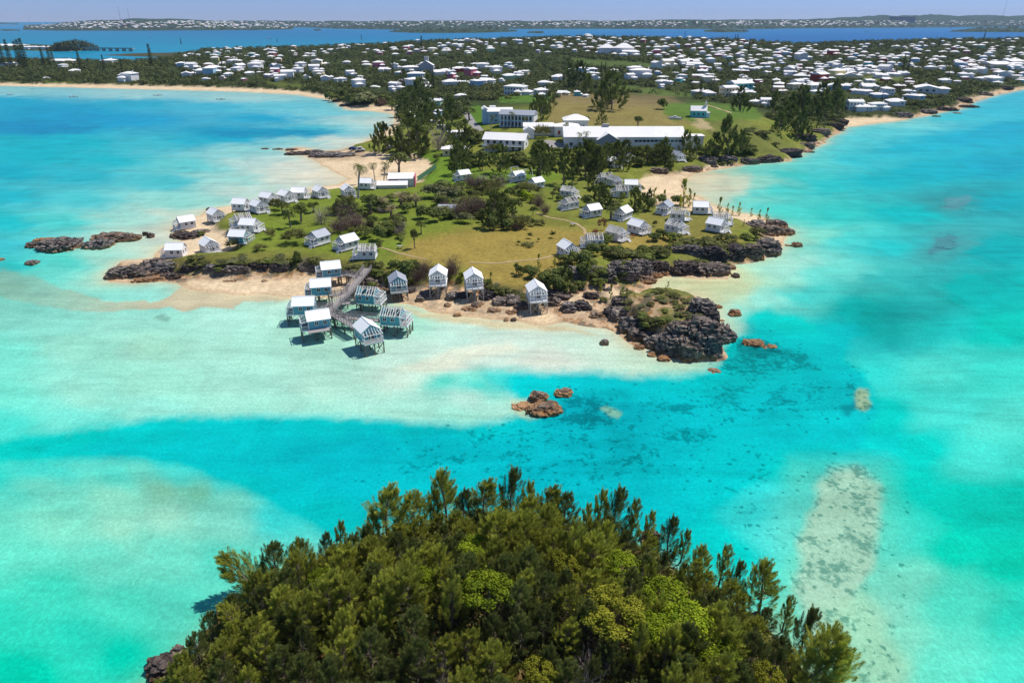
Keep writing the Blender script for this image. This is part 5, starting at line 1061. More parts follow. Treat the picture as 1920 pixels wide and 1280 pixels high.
# undergrowth between the trees
rg = np.random.default_rng(5); n = 90000; x = rg.uniform(-44, 44, n); y = rg.uniform(12, 88, n); d = sd(WISL, x, y); m = d > .8; x, y, d = x[m], y[m], d[m]
z = height(x, y); P = np.stack([x, y, z+rg.uniform(0, 1, len(x))*(.5+2.6*fbm(x/2.2, y/2.2, 7))*np.clip(d/4, .15, 1)], -1)
me = leafmesh('undergrowth', [leaves(P, np.tile([[0, 0, 1.]], (len(x), 1)), .42, rg, np.clip(rg.normal(.35, .25, len(x)), 0, 1), 1.2)], 'scrub')
tag(link('undergrowth', me), label='low leafy undergrowth between the casuarinas of the islet', kind='stuff')
# ---------------------------------------------------------------- hotel blocks, houses and town
def wallmat(nm, c): 
    if nm not in MT: MT[nm] = simple(nm+'_wall', c, .06, .3, .85, .1, tuple(np.array(c)*.75))
    return MT[nm]
WALLS = {'white': (.80, .78, .76), 'cream': (.82, .70, .46), 'pink': (.84, .42, .42), 'yellow': (.84, .70, .28), 'blue': (.38, .58, .72), 'turquoise': (.12, .50, .50), 'green': (.44, .64, .42), 'peach': (.84, .52, .32), 'red': (.50, .13, .09), 'grey': (.42, .42, .43), 'lilac': (.48, .40, .52)}
for k_, c_ in WALLS.items(): wallmat(k_, c_)
HR = MT['roof_house'] = simple('lime_washed_roof', (.84, .81, .79), .05, .12, .8, .1, (.62, .58, .54))
def hip(m, x0, x1, y0, y1, z, h, o=.5, mi=1, gable=False):
    x0 -= o; x1 += o; y0 -= o; y1 += o; w = x1-x0; d = y1-y0; r = min(w, d)/2
    if w >= d: A, B = (x0+(0 if gable else r), (y0+y1)/2, z+h), (x1-(0 if gable else r), (y0+y1)/2, z+h)
    else: A, B = ((x0+x1)/2, y0+(0 if gable else r), z+h), ((x0+x1)/2, y1-(0 if gable else r), z+h)
    t = .25; m.box(x0, x1, y0, y1, z-t, z, mi); a, b, c, d_ = (x0, y0, z+.002), (x1, y0, z+.002), (x1, y1, z+.002), (x0, y1, z+.002)
    if w >= d: m.quadf(a, b, B, A, mi); m.quadf(c, d_, A, B, mi); m.trif(d_, a, A, mi); m.trif(b, c, B, mi)
    else: m.trif(a, b, A, mi); m.quadf(b, c, B, A, mi); m.trif(c, d_, B, mi); m.quadf(d_, a, A, B, mi)
def windows(m, x0, x1, y, z, n, mi=2, w=1.0, h=1.2, axis='x', side=-1):
    for i in range(n):
        c = x0+(x1-x0)*(i+.5)/n
        if axis == 'x': m.box(c-w/2, c+w/2, min(y, y+side*.06), max(y, y+side*.06), z, z+h, mi)
        else: m.box(min(y, y+side*.06), max(y, y+side*.06), c-w/2, c+w/2, z, z+h, mi)
def house_mesh(seed, wall, big=False):
    r = random.Random(seed); m = MB(); w = r.uniform(9, 15); d = r.uniform(7, 9.5); st = 2 if r.random() < .45 else 1; h = 2.9*st; rh = r.uniform(1.2, 1.9)
    m.box(-w/2, w/2, -d/2, d/2, -1.5, h, 0); hip(m, -w/2, w/2, -d/2, d/2, h+.26, rh, gable=r.random() < .3)
    if r.random() < .75:
        s = r.choice((-1, 1)); a = r.uniform(4, 6.5); b = r.uniform(3, 5); x = s*(w/2-a/2-.4)
        m.box(x-a/2, x+a/2, -d/2-b, -d/2-.002, -1.5, 2.7, 0); hip(m, x-a/2, x+a/2, -d/2-b, -d/2+.3, 2.95, 1.3)
    if r.random() < .5:
        a = r.uniform(3, 6); m.box(w/2+.002, w/2+a, -d/2+1, d/2-1, -1.5, 2.5, 0); hip(m, w/2-.2, w/2+a, -d/2+1, d/2-1, 2.75, 1.1)
    for k in range(st):
        windows(m, -w/2+.6, w/2-.6, -d/2, .9+k*2.9, int(w/2.4)); windows(m, -d/2+.5, d/2-.5, -w/2, .9+k*2.9, 3, axis='y')
        windows(m, -d/2+.5, d/2-.5, w/2, .9+k*2.9, 3, axis='y', side=1)
    m.box(w/2-1.8, w/2-.9, -.4, .4, h, h+rh+.9, 1)
    return m, (w, d)
HC = {}
def house_parts(seed, wall):
    k = (seed, wall)
    if k not in HC:
        m, sz = house_mesh(seed, wall); out = []
        for mi, nm, mt in ((0, 'walls', MT[wall]), (1, 'roof', HR), (2, 'windows', MT['glass'])):
            q = MB(); 
            for f, i in zip(m.f, m.m):
                if i == mi: n = len(q.v); q.v += [m.v[j] for j in f]; q.f.append(tuple(range(n, n+len(f)))); q.m.append(0)
            out.append((nm, q.mesh(nm, mt)))
        HC[k] = out
    return HC[k]
WPC = {}
def boxes(m, mat, nm='window'):
    out = []
    for i in range(0, len(m.v), 8):
        q = MB(); q.hexa(m.v[i:i+8]); out.append(q.mesh(nm, mat))
    return out
def window_parts(seed):
    if seed not in WPC:
        m, _ = house_mesh(seed, 'white'); q = MB(); idx = [f for f, i in zip(m.f, m.m) if i == 2]
        for k in range(0, len(idx), 6):
            ids = sorted({j for f in idx[k:k+6] for j in f}); q.v += [m.v[j] for j in ids]
        WPC[seed] = boxes(q, MT['glass'])
    return WPC[seed]
hrn = random.Random(5); HPOS = []
def place_house(px, py, wall, seed=None, wpx=None, rz=None, desc=None, pos=None):
    p = pos if pos is not None else at(px, py)
    if p is None: return
    seed = hrn.randrange(14) if seed is None else seed; P = house_parts(seed, wall); kk = (Vector((0, 0, CAMH))-p).length/F
    s = 1.0 if wpx is None else wpx*kk/13.0
    o = empty('house', p, rz if rz is not None else hrn.uniform(-.6, .6)+hrn.choice((0, 0, pi/2))); o.scale = (s, s, min(s, 1.15) if s > 1 else s)
    for nm, me in P:
        if nm != 'windows': link(nm, me, o)
    if p.y < 640:
        for wm_ in window_parts(seed): link('window', wm_, o)
    HPOS.append((p.x, p.y, 7*s))
    st = 'two storey ' if random.Random(seed).random() < 0 else ''
    return reg(o, desc or f'{wall} walled house', 'house', 'white roofed houses of the town', px, py)
# larger nearer houses read one by one from the photo: px, py(foot), wall, width px
NEAR = """818 200 green 26;747 203 white 16;765 205 white 16;748 214 cream 14;771 214 white 14;781 222 white 18;748 228 blue 12;823 217 blue 22;815 229 white 14;827 241 white 14;855 259 white 28;967 178 white 36;1014 182 grey 30;1055 178 cream 22;1082 180 turquoise 18;1098 182 white 16;673 163 white 28;741 168 white 26;780 163 white 32;794 168 white 28;738 172 white 10;864 183 white 22;
845 160 white 30;915 157 white 30;955 148 green 30;1180 150 white 22;1048 150 white 30;1200 145 white 36;1020 160 white 24;1242 158 white 26;1240 165 white 12;1310 178 white 30;1330 180 white 26;1365 181 cream 36;1386 172 turquoise 44;1400 178 green 24;1415 196 white 26;1436 198 white 24;1455 155 white 20;1478 140 grey 24;1500 148 grey 24;1460 163 peach 26;1493 164 white 26;1520 160 white 18;1535 153 red 30;
1567 146 yellow 30;1592 147 cream 30;1565 168 blue 36;1525 172 white 26;1622 138 white 34;1658 136 white 22;1650 146 white 22;1672 143 white 18;1625 168 white 28;1617 177 white 26;1735 172 white 50;1715 186 blue 26;1677 197 white 32;1600 206 white 32;1622 207 white 30;1643 206 white 24;1690 141 white 18;1806 145 white 24;1865 125 cream 40;1895 120 cream 34;1858 152 white 30;1878 142 white 28;1835 150 white 14;1840 138 white 16;
1770 155 white 20;1835 132 white 18;860 134 red 28;835 138 pink 24;800 132 grey 26;770 132 white 34;740 130 white 20;720 134 white 20;820 140 white 24;880 134 white 20;905 130 white 22;930 138 white 26;1115 150 white 18;1190 133 white 28;1230 128 white 22;1250 126 cream 26;595 125 cream 34;590 135 white 24;560 138 white 20;540 146 white 24;610 150 white 24;640 152 white 20;565 128 white 20;480 120 white 20;440 118 white 20;
118 118 cream 28;205 118 white 28;245 151 white 28;232 148 white 14;88 148 white 8;141 137 white 18;120 128 white 12;15 124 white 20;380 138 white 24;400 132 white 26;350 143 white 22;360 130 white 20;395 140 blue 26;340 124 white 20;450 132 white 20;480 130 white 22;520 132 white 20;445 136 white 18;1180 102 white 26;1290 118 pink 36;1300 125 white 24;1500 112 white 26;1560 105 red 20"""
for q in NEAR.replace('\n', '').split(';'):
    a = q.split(); place_house(float(a[0]), float(a[1]), a[2], wpx=float(a[3])*.88)
ZT = [([(560,78),(780,70),(1050,66),(1260,68),(1480,85),(1600,80),(1900,74),(1990,80),(1990,135),(1700,137),(1560,150),(1300,132),(1255,112),(1060,108),(700,104),(600,110),(430,112),(330,110),(320,100),(450,85)], 560, 11.5),
      ([(330,113),(600,118),(600,152),(340,150)], 26, 17), ([(640,115),(1010,118),(1000,160),(640,170)], 34, 17), ([(1180,118),(1330,125),(1330,162),(1200,150)], 14, 17), ([(1330,140),(1560,150),(1760,150),(1720,185),(1330,175)], 22, 18), ([(1760,135),(1990,130),(1990,160),(1780,160)], 12, 17), ([(1060,112),(1170,116),(1165,150),(1060,145)], 5, 18)]
wc_ = ['white']*9+['cream']*4+['pink']*3+['yellow']*2+['blue']*2+['turquoise', 'green', 'peach', 'peach', 'red', 'grey', 'lilac']
cand = []; 
for poly, n, dmin in ZT:
    xs = [p[0] for p in poly]; ys = [p[1] for p in poly]; c = t = 0
    while c < n and t < n*14:
        t += 1; px, py = hrn.uniform(min(xs), max(xs)), hrn.uniform(min(ys), max(ys))
        if not inside(poly, np.array(px), np.array(py)): continue
        if inside([(1060,110),(1260,116),(1250,130),(1090,124)], np.array(px), np.array(py)) or (1125 < px < 1180 and 84 < py < 103): continue
        p = at(px, py)
        if p is None or p.y > 1560 or p.z < 1.5 or (n > 100 and float(fbm(np.array(p.x/70), np.array(p.y/110), 21, 2)) < hrn.uniform(.30, .47)): continue
        if any((p.x-a)**2+(p.y-b)**2 < (dmin if r < 9 else 16)**2 for a, b, r in HPOS): continue
        HPOS.append((p.x, p.y, 5.5)); cand.append((p, px, py, hrn.choice(wc_))); c += 1
cand.sort(key=lambda c: c[0].y)
NIND = 300-len(NEAR.split(';'))
for p, px, py, w in cand[:NIND]: HPOS.pop(0) if False else None; k_ = (Vector((0, 0, CAMH))-p).length/F; place_house(px, py, w, pos=p, wpx=13.0/k_*hrn.uniform(.45, .85)*(1 if hrn.random() > .07 else 1.6))
# everything past the 300 nearest, and the settlements across the sound: one mass
V = []; Fq = []; MI = []; nv = 0
def add_mass(x, y, z, s, rz, wmi, seed):
    global nv
    r = random.Random(seed); w = r.uniform(9, 15)*s; d = 8*s; h = r.choice((2.9, 2.9, 5.6))*min(s, 1.3); rh = 2.0*s; ca, sa = cos(rz), sin(rz)
    L = [(-w/2, -d/2, -2), (w/2, -d/2, -2), (w/2, d/2, -2), (-w/2, d/2, -2), (-w/2, -d/2, h), (w/2, -d/2, h), (w/2, d/2, h), (-w/2, d/2, h)]
    e = .5*s; L += [(-w/2-e, -d/2-e, h+.05), (w/2+e, -d/2-e, h+.05), (w/2+e, d/2+e, h+.05), (-w/2-e, d/2+e, h+.05), (-w/2+d/2, 0, h+rh), (w/2-d/2, 0, h+rh)]
    for a, b, c in L: V.append((x+a*ca-b*sa, y+a*sa+b*ca, z+c))
    for f, mi in (((0, 1, 5, 4), wmi), ((1, 2, 6, 5), wmi), ((2, 3, 7, 6), wmi), ((3, 0, 4, 7), wmi), ((8, 9, 13, 12), 0), ((10, 11, 12, 13), 0), ((11, 8, 12, 12), 0), ((9, 10, 13, 13), 0), ((8, 11, 10, 9), 0)):
        Fq.append([nv+i for i in f]); MI.append(mi)
    nv += 14
WM = ['roof_house']+list(WALLS)
for i, (p, px, py, w) in enumerate(cand[NIND:]): add_mass(p.x, p.y, p.z, hrn.uniform(.45, .85), hrn.uniform(-.6, .6), WM.index(w), i)
FZ = [(44, 555, 41, 55, 330, 1.9), (555, 1000, 42, 52, 170, 1.7), (1000, 1280, 41, 52, 150, 1.8), (1380, 1700, 37, 51, 210, 1.9), (1700, 2050, 31, 49, 110, 1.9), (1280, 1400, 42, 50, 40, 1.8), (-200, 44, 41, 50, 20, 1.8)]
for x0, x1, y0, y1, n, s in FZ:
    c = t = 0
    while c < n and t < n*8:
        t += 1; px = hrn.uniform(x0, x1); py = hrn.uniform(y0, y1)
        if y1-py < hrn.uniform(0, 6): continue
        p = at(px, py)
        if p is None or p.z < 3 or p.y < 3000: continue
        add_mass(p.x, p.y, p.z, s*hrn.uniform(.7, 1.2), hrn.uniform(-.4, .4), WM.index(hrn.choice(['white', 'white', 'cream', 'pink', 'yellow'])), c); c += 1
me = bpy.data.meshes.new('distant_houses')
me.from_pydata(V, [], [tuple(dict.fromkeys(f)) for f in Fq])
for k_ in WM: me.materials.append(MT[k_] if k_ != 'white' else MT['white'])
me.polygons.foreach_set('material_index', MI); me.update()
tag(link('distant_houses', me), label='white roofed houses massed along the far hillsides and over the sound', kind='stuff')

# ---- hotel buildings of the resort
def bldg(name, px, py, rz, label, cat='building'):
    p = at(px, py); o = empty(name, p, radians(rz)); reg(o, None, cat, None, px, py, fixed=label); HPOS.append((p.x, p.y, 16)); return o
def part(o, nm, fn, mat, lab=None):
    m = MB(); fn(m)
    if nm in ('windows', 'columns'):
        for w_ in boxes(m, mat, nm[:-1]): link(nm[:-1], w_, o)
        return
    c = link(nm, m.mesh(nm, mat), o)
    if lab: c['label'] = lab
    return c
# the long hall
o = bldg('hotel_hall', 1172, 279, 0, 'long white hotel hall with one big white roof and a porch gable')
part(o, 'walls', lambda m: m.box(-28, 27, 0, 15, -2, 5.0), MT['white'])
part(o, 'roof', lambda m: hip(m, -28, 27, 0, 15, 5.3, 3.7, .6, 0, True), HR)
part(o, 'gable', lambda m: (m.box(-13, -4, -3.5, -.05, -2, 4.4), m.trif((-13, -3.6, 4.4), (-4, -3.6, 4.4), (-8.5, -3.6, 6.9))), MT['grey'])
part(o, 'porch_roof', lambda m: (m.hexa([(-13.6, -4.2, 4.2), (-8.5, -4.2, 7.2), (-8.5, 5, 7.2), (-13.6, 5, 4.2), (-13.6, -4.2, 4.5), (-8.5, -4.2, 7.5), (-8.5, 5, 7.5), (-13.6, 5, 4.5)]), m.hexa([(-8.5, -4.2, 7.2), (-3.4, -4.2, 4.2), (-3.4, 5, 4.2), (-8.5, 5, 7.2), (-8.5, -4.2, 7.5), (-3.4, -4.2, 4.5), (-3.4, 5, 4.5), (-8.5, 5, 7.5)])), HR)
part(o, 'windows', lambda m: (windows(m, 4, 26, 0, 3.0, 12, 0, 1.5, 1.0), windows(m, -27, -15, 0, 1.4, 3, 0, 1.4, 1.4)), MT['glass'])
part(o, 'door', lambda m: m.box(-3.0, -.8, -.08, -.005, -.5, 3.0), MT['glass'])
part(o, 'chimney', lambda m: m.box(-10, -7, 7, 9, 6, 10), MT['stone'])
part(o, 'rear_wing', lambda m: (m.box(6, 20, 15.05, 21, -2, 6.2), m.box(27.05, 38, 8, 14, -2, 4.2)), MT['white'])
part(o, 'rear_roof', lambda m: (m.box(5.5, 20.5, 15.3, 21.5, 6.2, 6.7), m.box(27.7, 38.5, 7.5, 14.5, 4.2, 4.6)), HR)
o = bldg('hotel_wing', 1032, 257, 0, 'low white hotel wing with red shuttered windows left of the long hall')
part(o, 'walls', lambda m: (m.box(2, 14, 0, 9, -2, 4.6), m.box(-13, 2, 3, 10, -2, 4.2), m.box(-13, -8, -3, 2.95, -2, 3.4)), MT['white'])
part(o, 'roof', lambda m: (hip(m, 2, 14, 0, 9, 4.9, 1.3, .4, 0), hip(m, -13, 1.5, 3.2, 10, 4.5, 1.5, .4, 0, True), hip(m, -13, -8, -3, 3, 3.7, 1.6, .4, 0, True)), HR)
part(o, 'windows', lambda m: windows(m, 3, 13, 0, 1.2, 4, 0, 1.2, 1.8), MT['red'])
o = bldg('hotel_lobby', 1080, 243, 0, 'white hotel lobby under a broad low pyramid roof')
part(o, 'walls', lambda m: m.box(-6, 6, 0, 10, -2, 4.2), MT['white']); part(o, 'roof', lambda m: hip(m, -6, 6, 0, 10, 4.5, 2.4, .6, 0), HR); part(o, 'windows', lambda m: windows(m, -5, 5, 0, 1.0, 4, 0), MT['glass'])
# motel block with balcony
o = bldg('balcony_block', 945, 283, -14, 'white two storey block with long balcony and pale gable roof')
part(o, 'walls', lambda m: (m.box(-9.5, 9.5, 0, 9, -1.5, 4.9), m.trif((9.5, 0, 4.9), (9.5, 9, 4.9), (9.5, 4.5, 7.2)), m.trif((-9.5, 9, 4.9), (-9.5, 0, 4.9), (-9.5, 4.5, 7.2))), MT['white'])
part(o, 'roof', lambda m: (m.hexa([(-10.3, -.9, 4.7), (10.2, -.9, 4.7), (10.2, 4.5, 7.3), (-10.3, 4.5, 7.3), (-10.3, -.9, 4.95), (10.2, -.9, 4.95), (10.2, 4.5, 7.55), (-10.3, 4.5, 7.55)]), m.hexa([(-10.3, 4.5, 7.3), (10.2, 4.5, 7.3), (10.2, 9.9, 4.7), (-10.3, 9.9, 4.7), (-10.3, 4.5, 7.55), (10.2, 4.5, 7.55), (10.2, 9.9, 4.95), (-10.3, 9.9, 4.95)])), MT['roof_house'])
part(o, 'windows', lambda m: (windows(m, -9, 9, 0, .3, 6, 0, 1.3, 1.9), windows(m, -9, 9, 0, 2.8, 6, 0, 1.3, 1.7), windows(m, 3, 6, 9.5, 2.2, 1, 0, 1.8, 1.2, 'y', 1)), MT['glass'])
part(o, 'balcony', lambda m: (m.box(-10, 9, -2.2, -.1, 2.3, 2.5), railrun(m, (-10, -2.2, 2.5), (9, -2.2, 2.5), .9), [m.box(-10+i*3.1, -9.85+i*3.1, -2.2, -2.05, -1.5, 2.3) for i in range(7)]), MT['trim'])
# two storey blocks on the slope
o = bldg('gable_block', 938, 231, 6, 'pale blue two storey hotel block with white roof on the slope')
o.scale = (.84, .84, .8)
part(o, 'walls', lambda m: (m.box(-8, 8, 0, 9, -2, 7.2), m.box(-11, -8.05, 2, 12, -2, 8.4)), MT['blue'])
part(o, 'roof', lambda m: (hip(m, -8, 8, 0, 9, 7.5, 2.2, .5, 0, True), hip(m, -11, -8, 2, 12, 8.7, 1.6, .5, 0, True), m.box(-6, -2, 9.5, 12.5, 7, 10)), HR)
part(o, 'windows', lambda m: (windows(m, -7, 7, 0, 4.2, 5, 0), windows(m, -7, 7, 0, 1.2, 5, 0)), MT['glass'])
o = bldg('arcade_block', 968, 238, -16, 'two storey hotel block with grey roof and shaded blue arcade')
part(o, 'walls', lambda m: m.box(-9, 9, 0, 8, -2, 5.8), MT['blue']); part(o, 'end_wall', lambda m: (m.box(9.05, 9.4, -.3, 8.3, -2, 6.2), m.trif((9.42, -.3, 6.2), (9.42, 8.3, 6.2), (9.42, 4, 8))), MT['white'])
part(o, 'roof', lambda m: hip(m, -9, 9, 0, 8, 6.1, 2.0, .6, 0, True), MT['roof_grey'])
part(o, 'windows', lambda m: (windows(m, -8.5, 8.5, 0, 3.4, 9, 0, 1.1, 1.9), windows(m, -8.5, 8.5, 0, .4, 9, 0, 1.1, 2.1)), MT['glass'])
part(o, 'columns', lambda m: [m.box(-8.8+i*1.95, -8.5+i*1.95, -1.2, -.9, -2, 5.5) for i in range(10)], MT['trim'])
# chapel
o = bldg('chapel', 1311, 221, -10, 'small turquoise chapel with white roof and bell gable in the field', 'chapel')
part(o, 'walls', lambda m: (m.box(-4.5, 3.5, 0, 5.5, -1, 3.2), m.trif((-4.5, 0, 3.2), (-4.5, 5.5, 3.2), (-4.5, 2.75, 5.4)), m.trif((3.5, 0, 3.2), (3.5, 5.5, 3.2), (3.5, 2.75, 5.4))), MT['turquoise'])
part(o, 'roof', lambda m: hip(m, -4.5, 3.5, 0, 5.5, 3.5, 2.3, .3, 0, True), HR)
part(o, 'bell_gable', lambda m: (m.box(2.6, 3.4, 2, 3.5, 5.6, 7.6), m.trif((2.6, 2, 7.6), (2.6, 3.5, 7.6), (2.6, 2.75, 8.8)), m.beam((3, 2.75, 7.6), (3, 2.75, 9.6), .15)), MT['trim'])
part(o, 'vestry', lambda m: m.box(3.55, 5.4, 1, 4.4, -1, 2.6), MT['white']); part(o, 'windows', lambda m: windows(m, -4, 3, 0, 1.2, 3, 0, .7, 1.2), MT['glass'])
# beach house, pavilion, shed
o = bldg('beach_house', 752, 350, 4, 'low beach building with pink end wall, red shutter and white flat roofs')
part(o, 'walls', lambda m: m.box(-4.6, 5, 0, 5.5, -.5, 2.9), MT['white']); part(o, 'shutter', lambda m: m.box(-4.5, -1.2, -.06, -.005, .4, 2.7), MT['red']); part(o, 'end_wall', lambda m: m.box(5.05, 5.4, -.6, 5.9, -.5, 3.9), MT['pink'])
part(o, 'roof', lambda m: m.hexa([(-5, -.6, 2.9), (5.0, -.6, 2.9), (5.0, 6, 3.9), (-5, 6, 3.9), (-5, -.6, 3.1), (5.0, -.6, 3.1), (5.0, 6, 4.1), (-5, 6, 4.1)]), HR)
part(o, 'lean_to', lambda m: m.box(-8.4, 2.6, -2.9, -.7, -.5, 1.3), MT['white']); part(o, 'lean_to_roof', lambda m: m.hexa([(-8.8, -3.6, 1.2), (2.8, -3.6, 1.2), (2.8, -.65, 2.3), (-8.8, -.65, 2.3), (-8.8, -3.6, 1.35), (2.8, -3.6, 1.35), (2.8, -.65, 2.45), (-8.8, -.65, 2.45)]), HR)
part(o, 'windows', lambda m: windows(m, -4, 0, 0, 1.2, 2, 0, 1, .9), MT['glass'])
o = bldg('pavilion', 854, 292, 2, 'low cream pavilion with white roof half hidden behind a dark casuarina')
part(o, 'walls', lambda m: m.box(-6, 6, 0, 6, -1, 2.8), MT['cream']); part(o, 'roof', lambda m: hip(m, -6, 6, 0, 6, 3.05, 1.2, .7, 0), HR); part(o, 'windows', lambda m: windows(m, -5.5, 5.5, 0, .8, 4, 0), MT['glass'])
o = bldg('shed', 838, 403, 0, 'low grey roofed shed buried among dark shrubs', 'shed')
part(o, 'walls', lambda m: m.box(-2.6, 2.6, 0, 2.6, -.3, 2.1), MT['stone']); part(o, 'roof', lambda m: m.hexa([(-3, -.4, 2.1), (3, -.4, 2.1), (3, 3, 2.6), (-3, 3, 2.6), (-3, -.4, 2.22), (3, -.4, 2.22), (3, 3, 2.72), (-3, 3, 2.72)]), MT['roof_grey'])
# twin roofed hall in the town
p = at(1155, 101); o = empty('town_hall', p, 0); reg(o, None, 'building', None, 0, 0, fixed='large white hall with two big pyramid roofs in the middle of the town')
part(o, 'walls', lambda m: (m.box(-22, -2, 0, 16, -3, 7), m.box(-1.95, 24, -2, 18, -3, 7)), MT['white']); part(o, 'roof', lambda m: (hip(m, -22, -2, 0, 16, 7.3, 5, 1, 0), hip(m, -1, 24, -2, 18, 7.4, 6, 1, 0)), MT['roof_house'])
p = at(799, 134); o = empty('church', p, 0); reg(o, None, 'church', None, 0, 0, fixed='grey walled church with short square tower among the town trees')
part(o, 'nave', lambda m: (m.box(-8, 8, 0, 10, -2, 6), m.trif((-8, -.01, 6), (8, -.01, 6), (0, -.01, 10.5))), MT['grey']); part(o, 'roof', lambda m: (m.hexa([(-8.5, -.5, 5.8), (0, -.5, 10.6), (0, 10.5, 10.6), (-8.5, 10.5, 5.8), (-8.5, -.5, 6.1), (0, -.5, 11), (0, 10.5, 11), (-8.5, 10.5, 6.1)]), m.hexa([(0, -.5, 10.6), (8.5, -.5, 5.8), (8.5, 10.5, 5.8), (0, 10.5, 10.6), (0, -.5, 11), (8.5, -.5, 6.1), (8.5, 10.5, 6.1), (0, 10.5, 11)])), HR)
part(o, 'tower', lambda m: m.box(-2.5, 2.5, 6, 11, 6, 15), MT['grey'])
q_ = at(1691, 51); yy_ = q_.y+650; p = Vector((q_.x*yy_/q_.y, yy_, hat(q_.x*yy_/q_.y, yy_)))
if p is not None:
    o = empty('hill_building', p, 0); reg(o, None, 'building', None, 0, 0, fixed='long dark slab building on the skyline of the far right hills')
    part(o, 'walls', lambda m: m.box(-130, 130, 0, 60, -20, 38), wallmat('dark_slab', (.17, .18, .22))); part(o, 'roof', lambda m: m.box(-133, 133, -3, 63, 38, 43), wallmat('dark_roof', (.13, .13, .16)))
for px, top, lab in ((228, 21, 'left of two thin radio masts on the far left skyline'), (245, 24, 'right of two thin radio masts on the far left skyline'), (1876, 15, 'radio mast on the far right skyline'), (56, 29, 'short radio mast at the far left end of the skyline')):
    p = at(px, 46)
    if p is None: continue
    h = (Vector((0, 0, CAMH))-p).length/F*(46-top); o = empty('radio_mast', p); reg(o, None, 'mast', 'radio masts on the skyline', 0, 0, fixed=lab)
    part(o, 'mast', lambda m: m.tube([(0, 0, 0), (0, 0, h)], [2.2, .9], 5), MT['metal']); part(o, 'base', lambda m: m.box(-8, 8, -8, 8, -5, 6), MT['stone'])
# tall pines
for px, py, hp in ((10,126,46),(22,124,44),(38,124,42),(45,128,48),(52,130,52),(85,128,36),(97,126,38),(103,125,30),(152,130,34),(232,141,30),(197,132,28),(286,128,44),(340,84,12),(813,172,46),(737,138,30),(791,96,30),(1403,100,28),(1378,78,14),(1382,80,16),(1362,78,10),(1284,68,10),(1485,118,26),(1692,132,30),(1700,140,30),(1770,130,12),(1845,72,14),(1760,90,18),(1313,182,36),(1338,160,18),(1127,140,26),(1135,138,24),(678,75,10),(520,80,8),(420,143,34)):
    plant('norfolk', px, py, hp*.82)
# small things: boats, cars, swing frames, people-sized posts
def boat(px, py, w, lab, cabin=True, ang=0, z=0.0, group='boats moored in the bay'):
    x, y = gp(px, py, z); k = mpp(px, py, z); L = w*k; o = empty('boat', (float(x), float(y), z), radians(ang)); reg(o, None, 'boat', group, px, py, fixed=lab)
    m = MB(); n = 8; b = L*.16
    secs = []
    for i in range(n+1):
        t = i/n; x_ = -L/2+L*t; hw = b*(1-max(0, t-.45)**2*3.1) if t > .45 else b*(.85+.15*t/.45); hw = max(hw, .04); fb = L*.085*(1+.5*t*t); secs.append([(x_, -hw, fb), (x_, -hw*.7, -.25), (x_, hw*.7, -.25), (x_, hw, fb)])
    for a, c in zip(secs[:-1], secs[1:]):
        for j in range(3): m.quadf(a[j], a[j+1], c[j+1], c[j])
        m.quadf(tuple(np.array(a[0])-(0, 0, .12)), tuple(np.array(c[0])-(0, 0, .12)), tuple(np.array(c[3])-(0, 0, .12)), tuple(np.array(a[3])-(0, 0, .12)))
    m.quadf(*secs[0]); link('hull', m.mesh('hull', MT['trim']), o)
    if cabin:
        f = L*.09; m = MB(); m.box(-L*.1, L*.16, -b*.55, b*.55, f*.6, f+L*.1); link('cabin', m.mesh('cabin', MT['trim']), o); m = MB(); m.box(-L*.06, L*.165, -b*.56, b*.56, f+L*.03, f+L*.075); link('windscreen', m.mesh('windscreen', MT['glass']), o)
    m = MB(); m.box(-L*.56, -L*.48, -.2, .2, 0, L*.13); link('outboard_motor', m.mesh('outboard_motor', MT['rubber']), o)
boat(20, 178, 9, 'small white boat in the bay, farthest left', True, 10); boat(61, 167.5, 6, 'tiny white boat closest to the left beach', False); boat(139, 182.5, 13, 'white boat with pale turquoise hull, largest on the left of the bay'); boat(297, 179.5, 13, 'dark sided boat in the middle of the bay', True, 5); boat(415, 187, 14, 'white boat with small cabin, rightmost in the bay', True, -5)
boat(284, 71, 5, 'distant white boat on the left sound', True, 0, 0, 'boats out on the sound'); boat(505, 73, 9, 'white motor boat speeding on the sound above the left houses', True, 0, 0, 'boats out on the sound'); boat(585, 69, 4, 'tiny distant boat on the sound right of the speeding one', False, 0, 0, 'boats out on the sound')
boat(1625, 59.5, 6, 'white boat on the right sound', True, 0, 0, 'boats out on the sound'); boat(1390, 62, 8, 'pale boat trail on the sound beyond the right town', True, 0, 0, 'boats out on the sound'); boat(263, 57.5, 4, 'white sailing boat before the far left shore', True, 0, 0, 'boats out on the sound')
p = at(1266, 222); boat(1266, 222, 22, 'white boat stored on the grass left of the chapel', True, 170, p.z+.3, 'boats stored ashore')
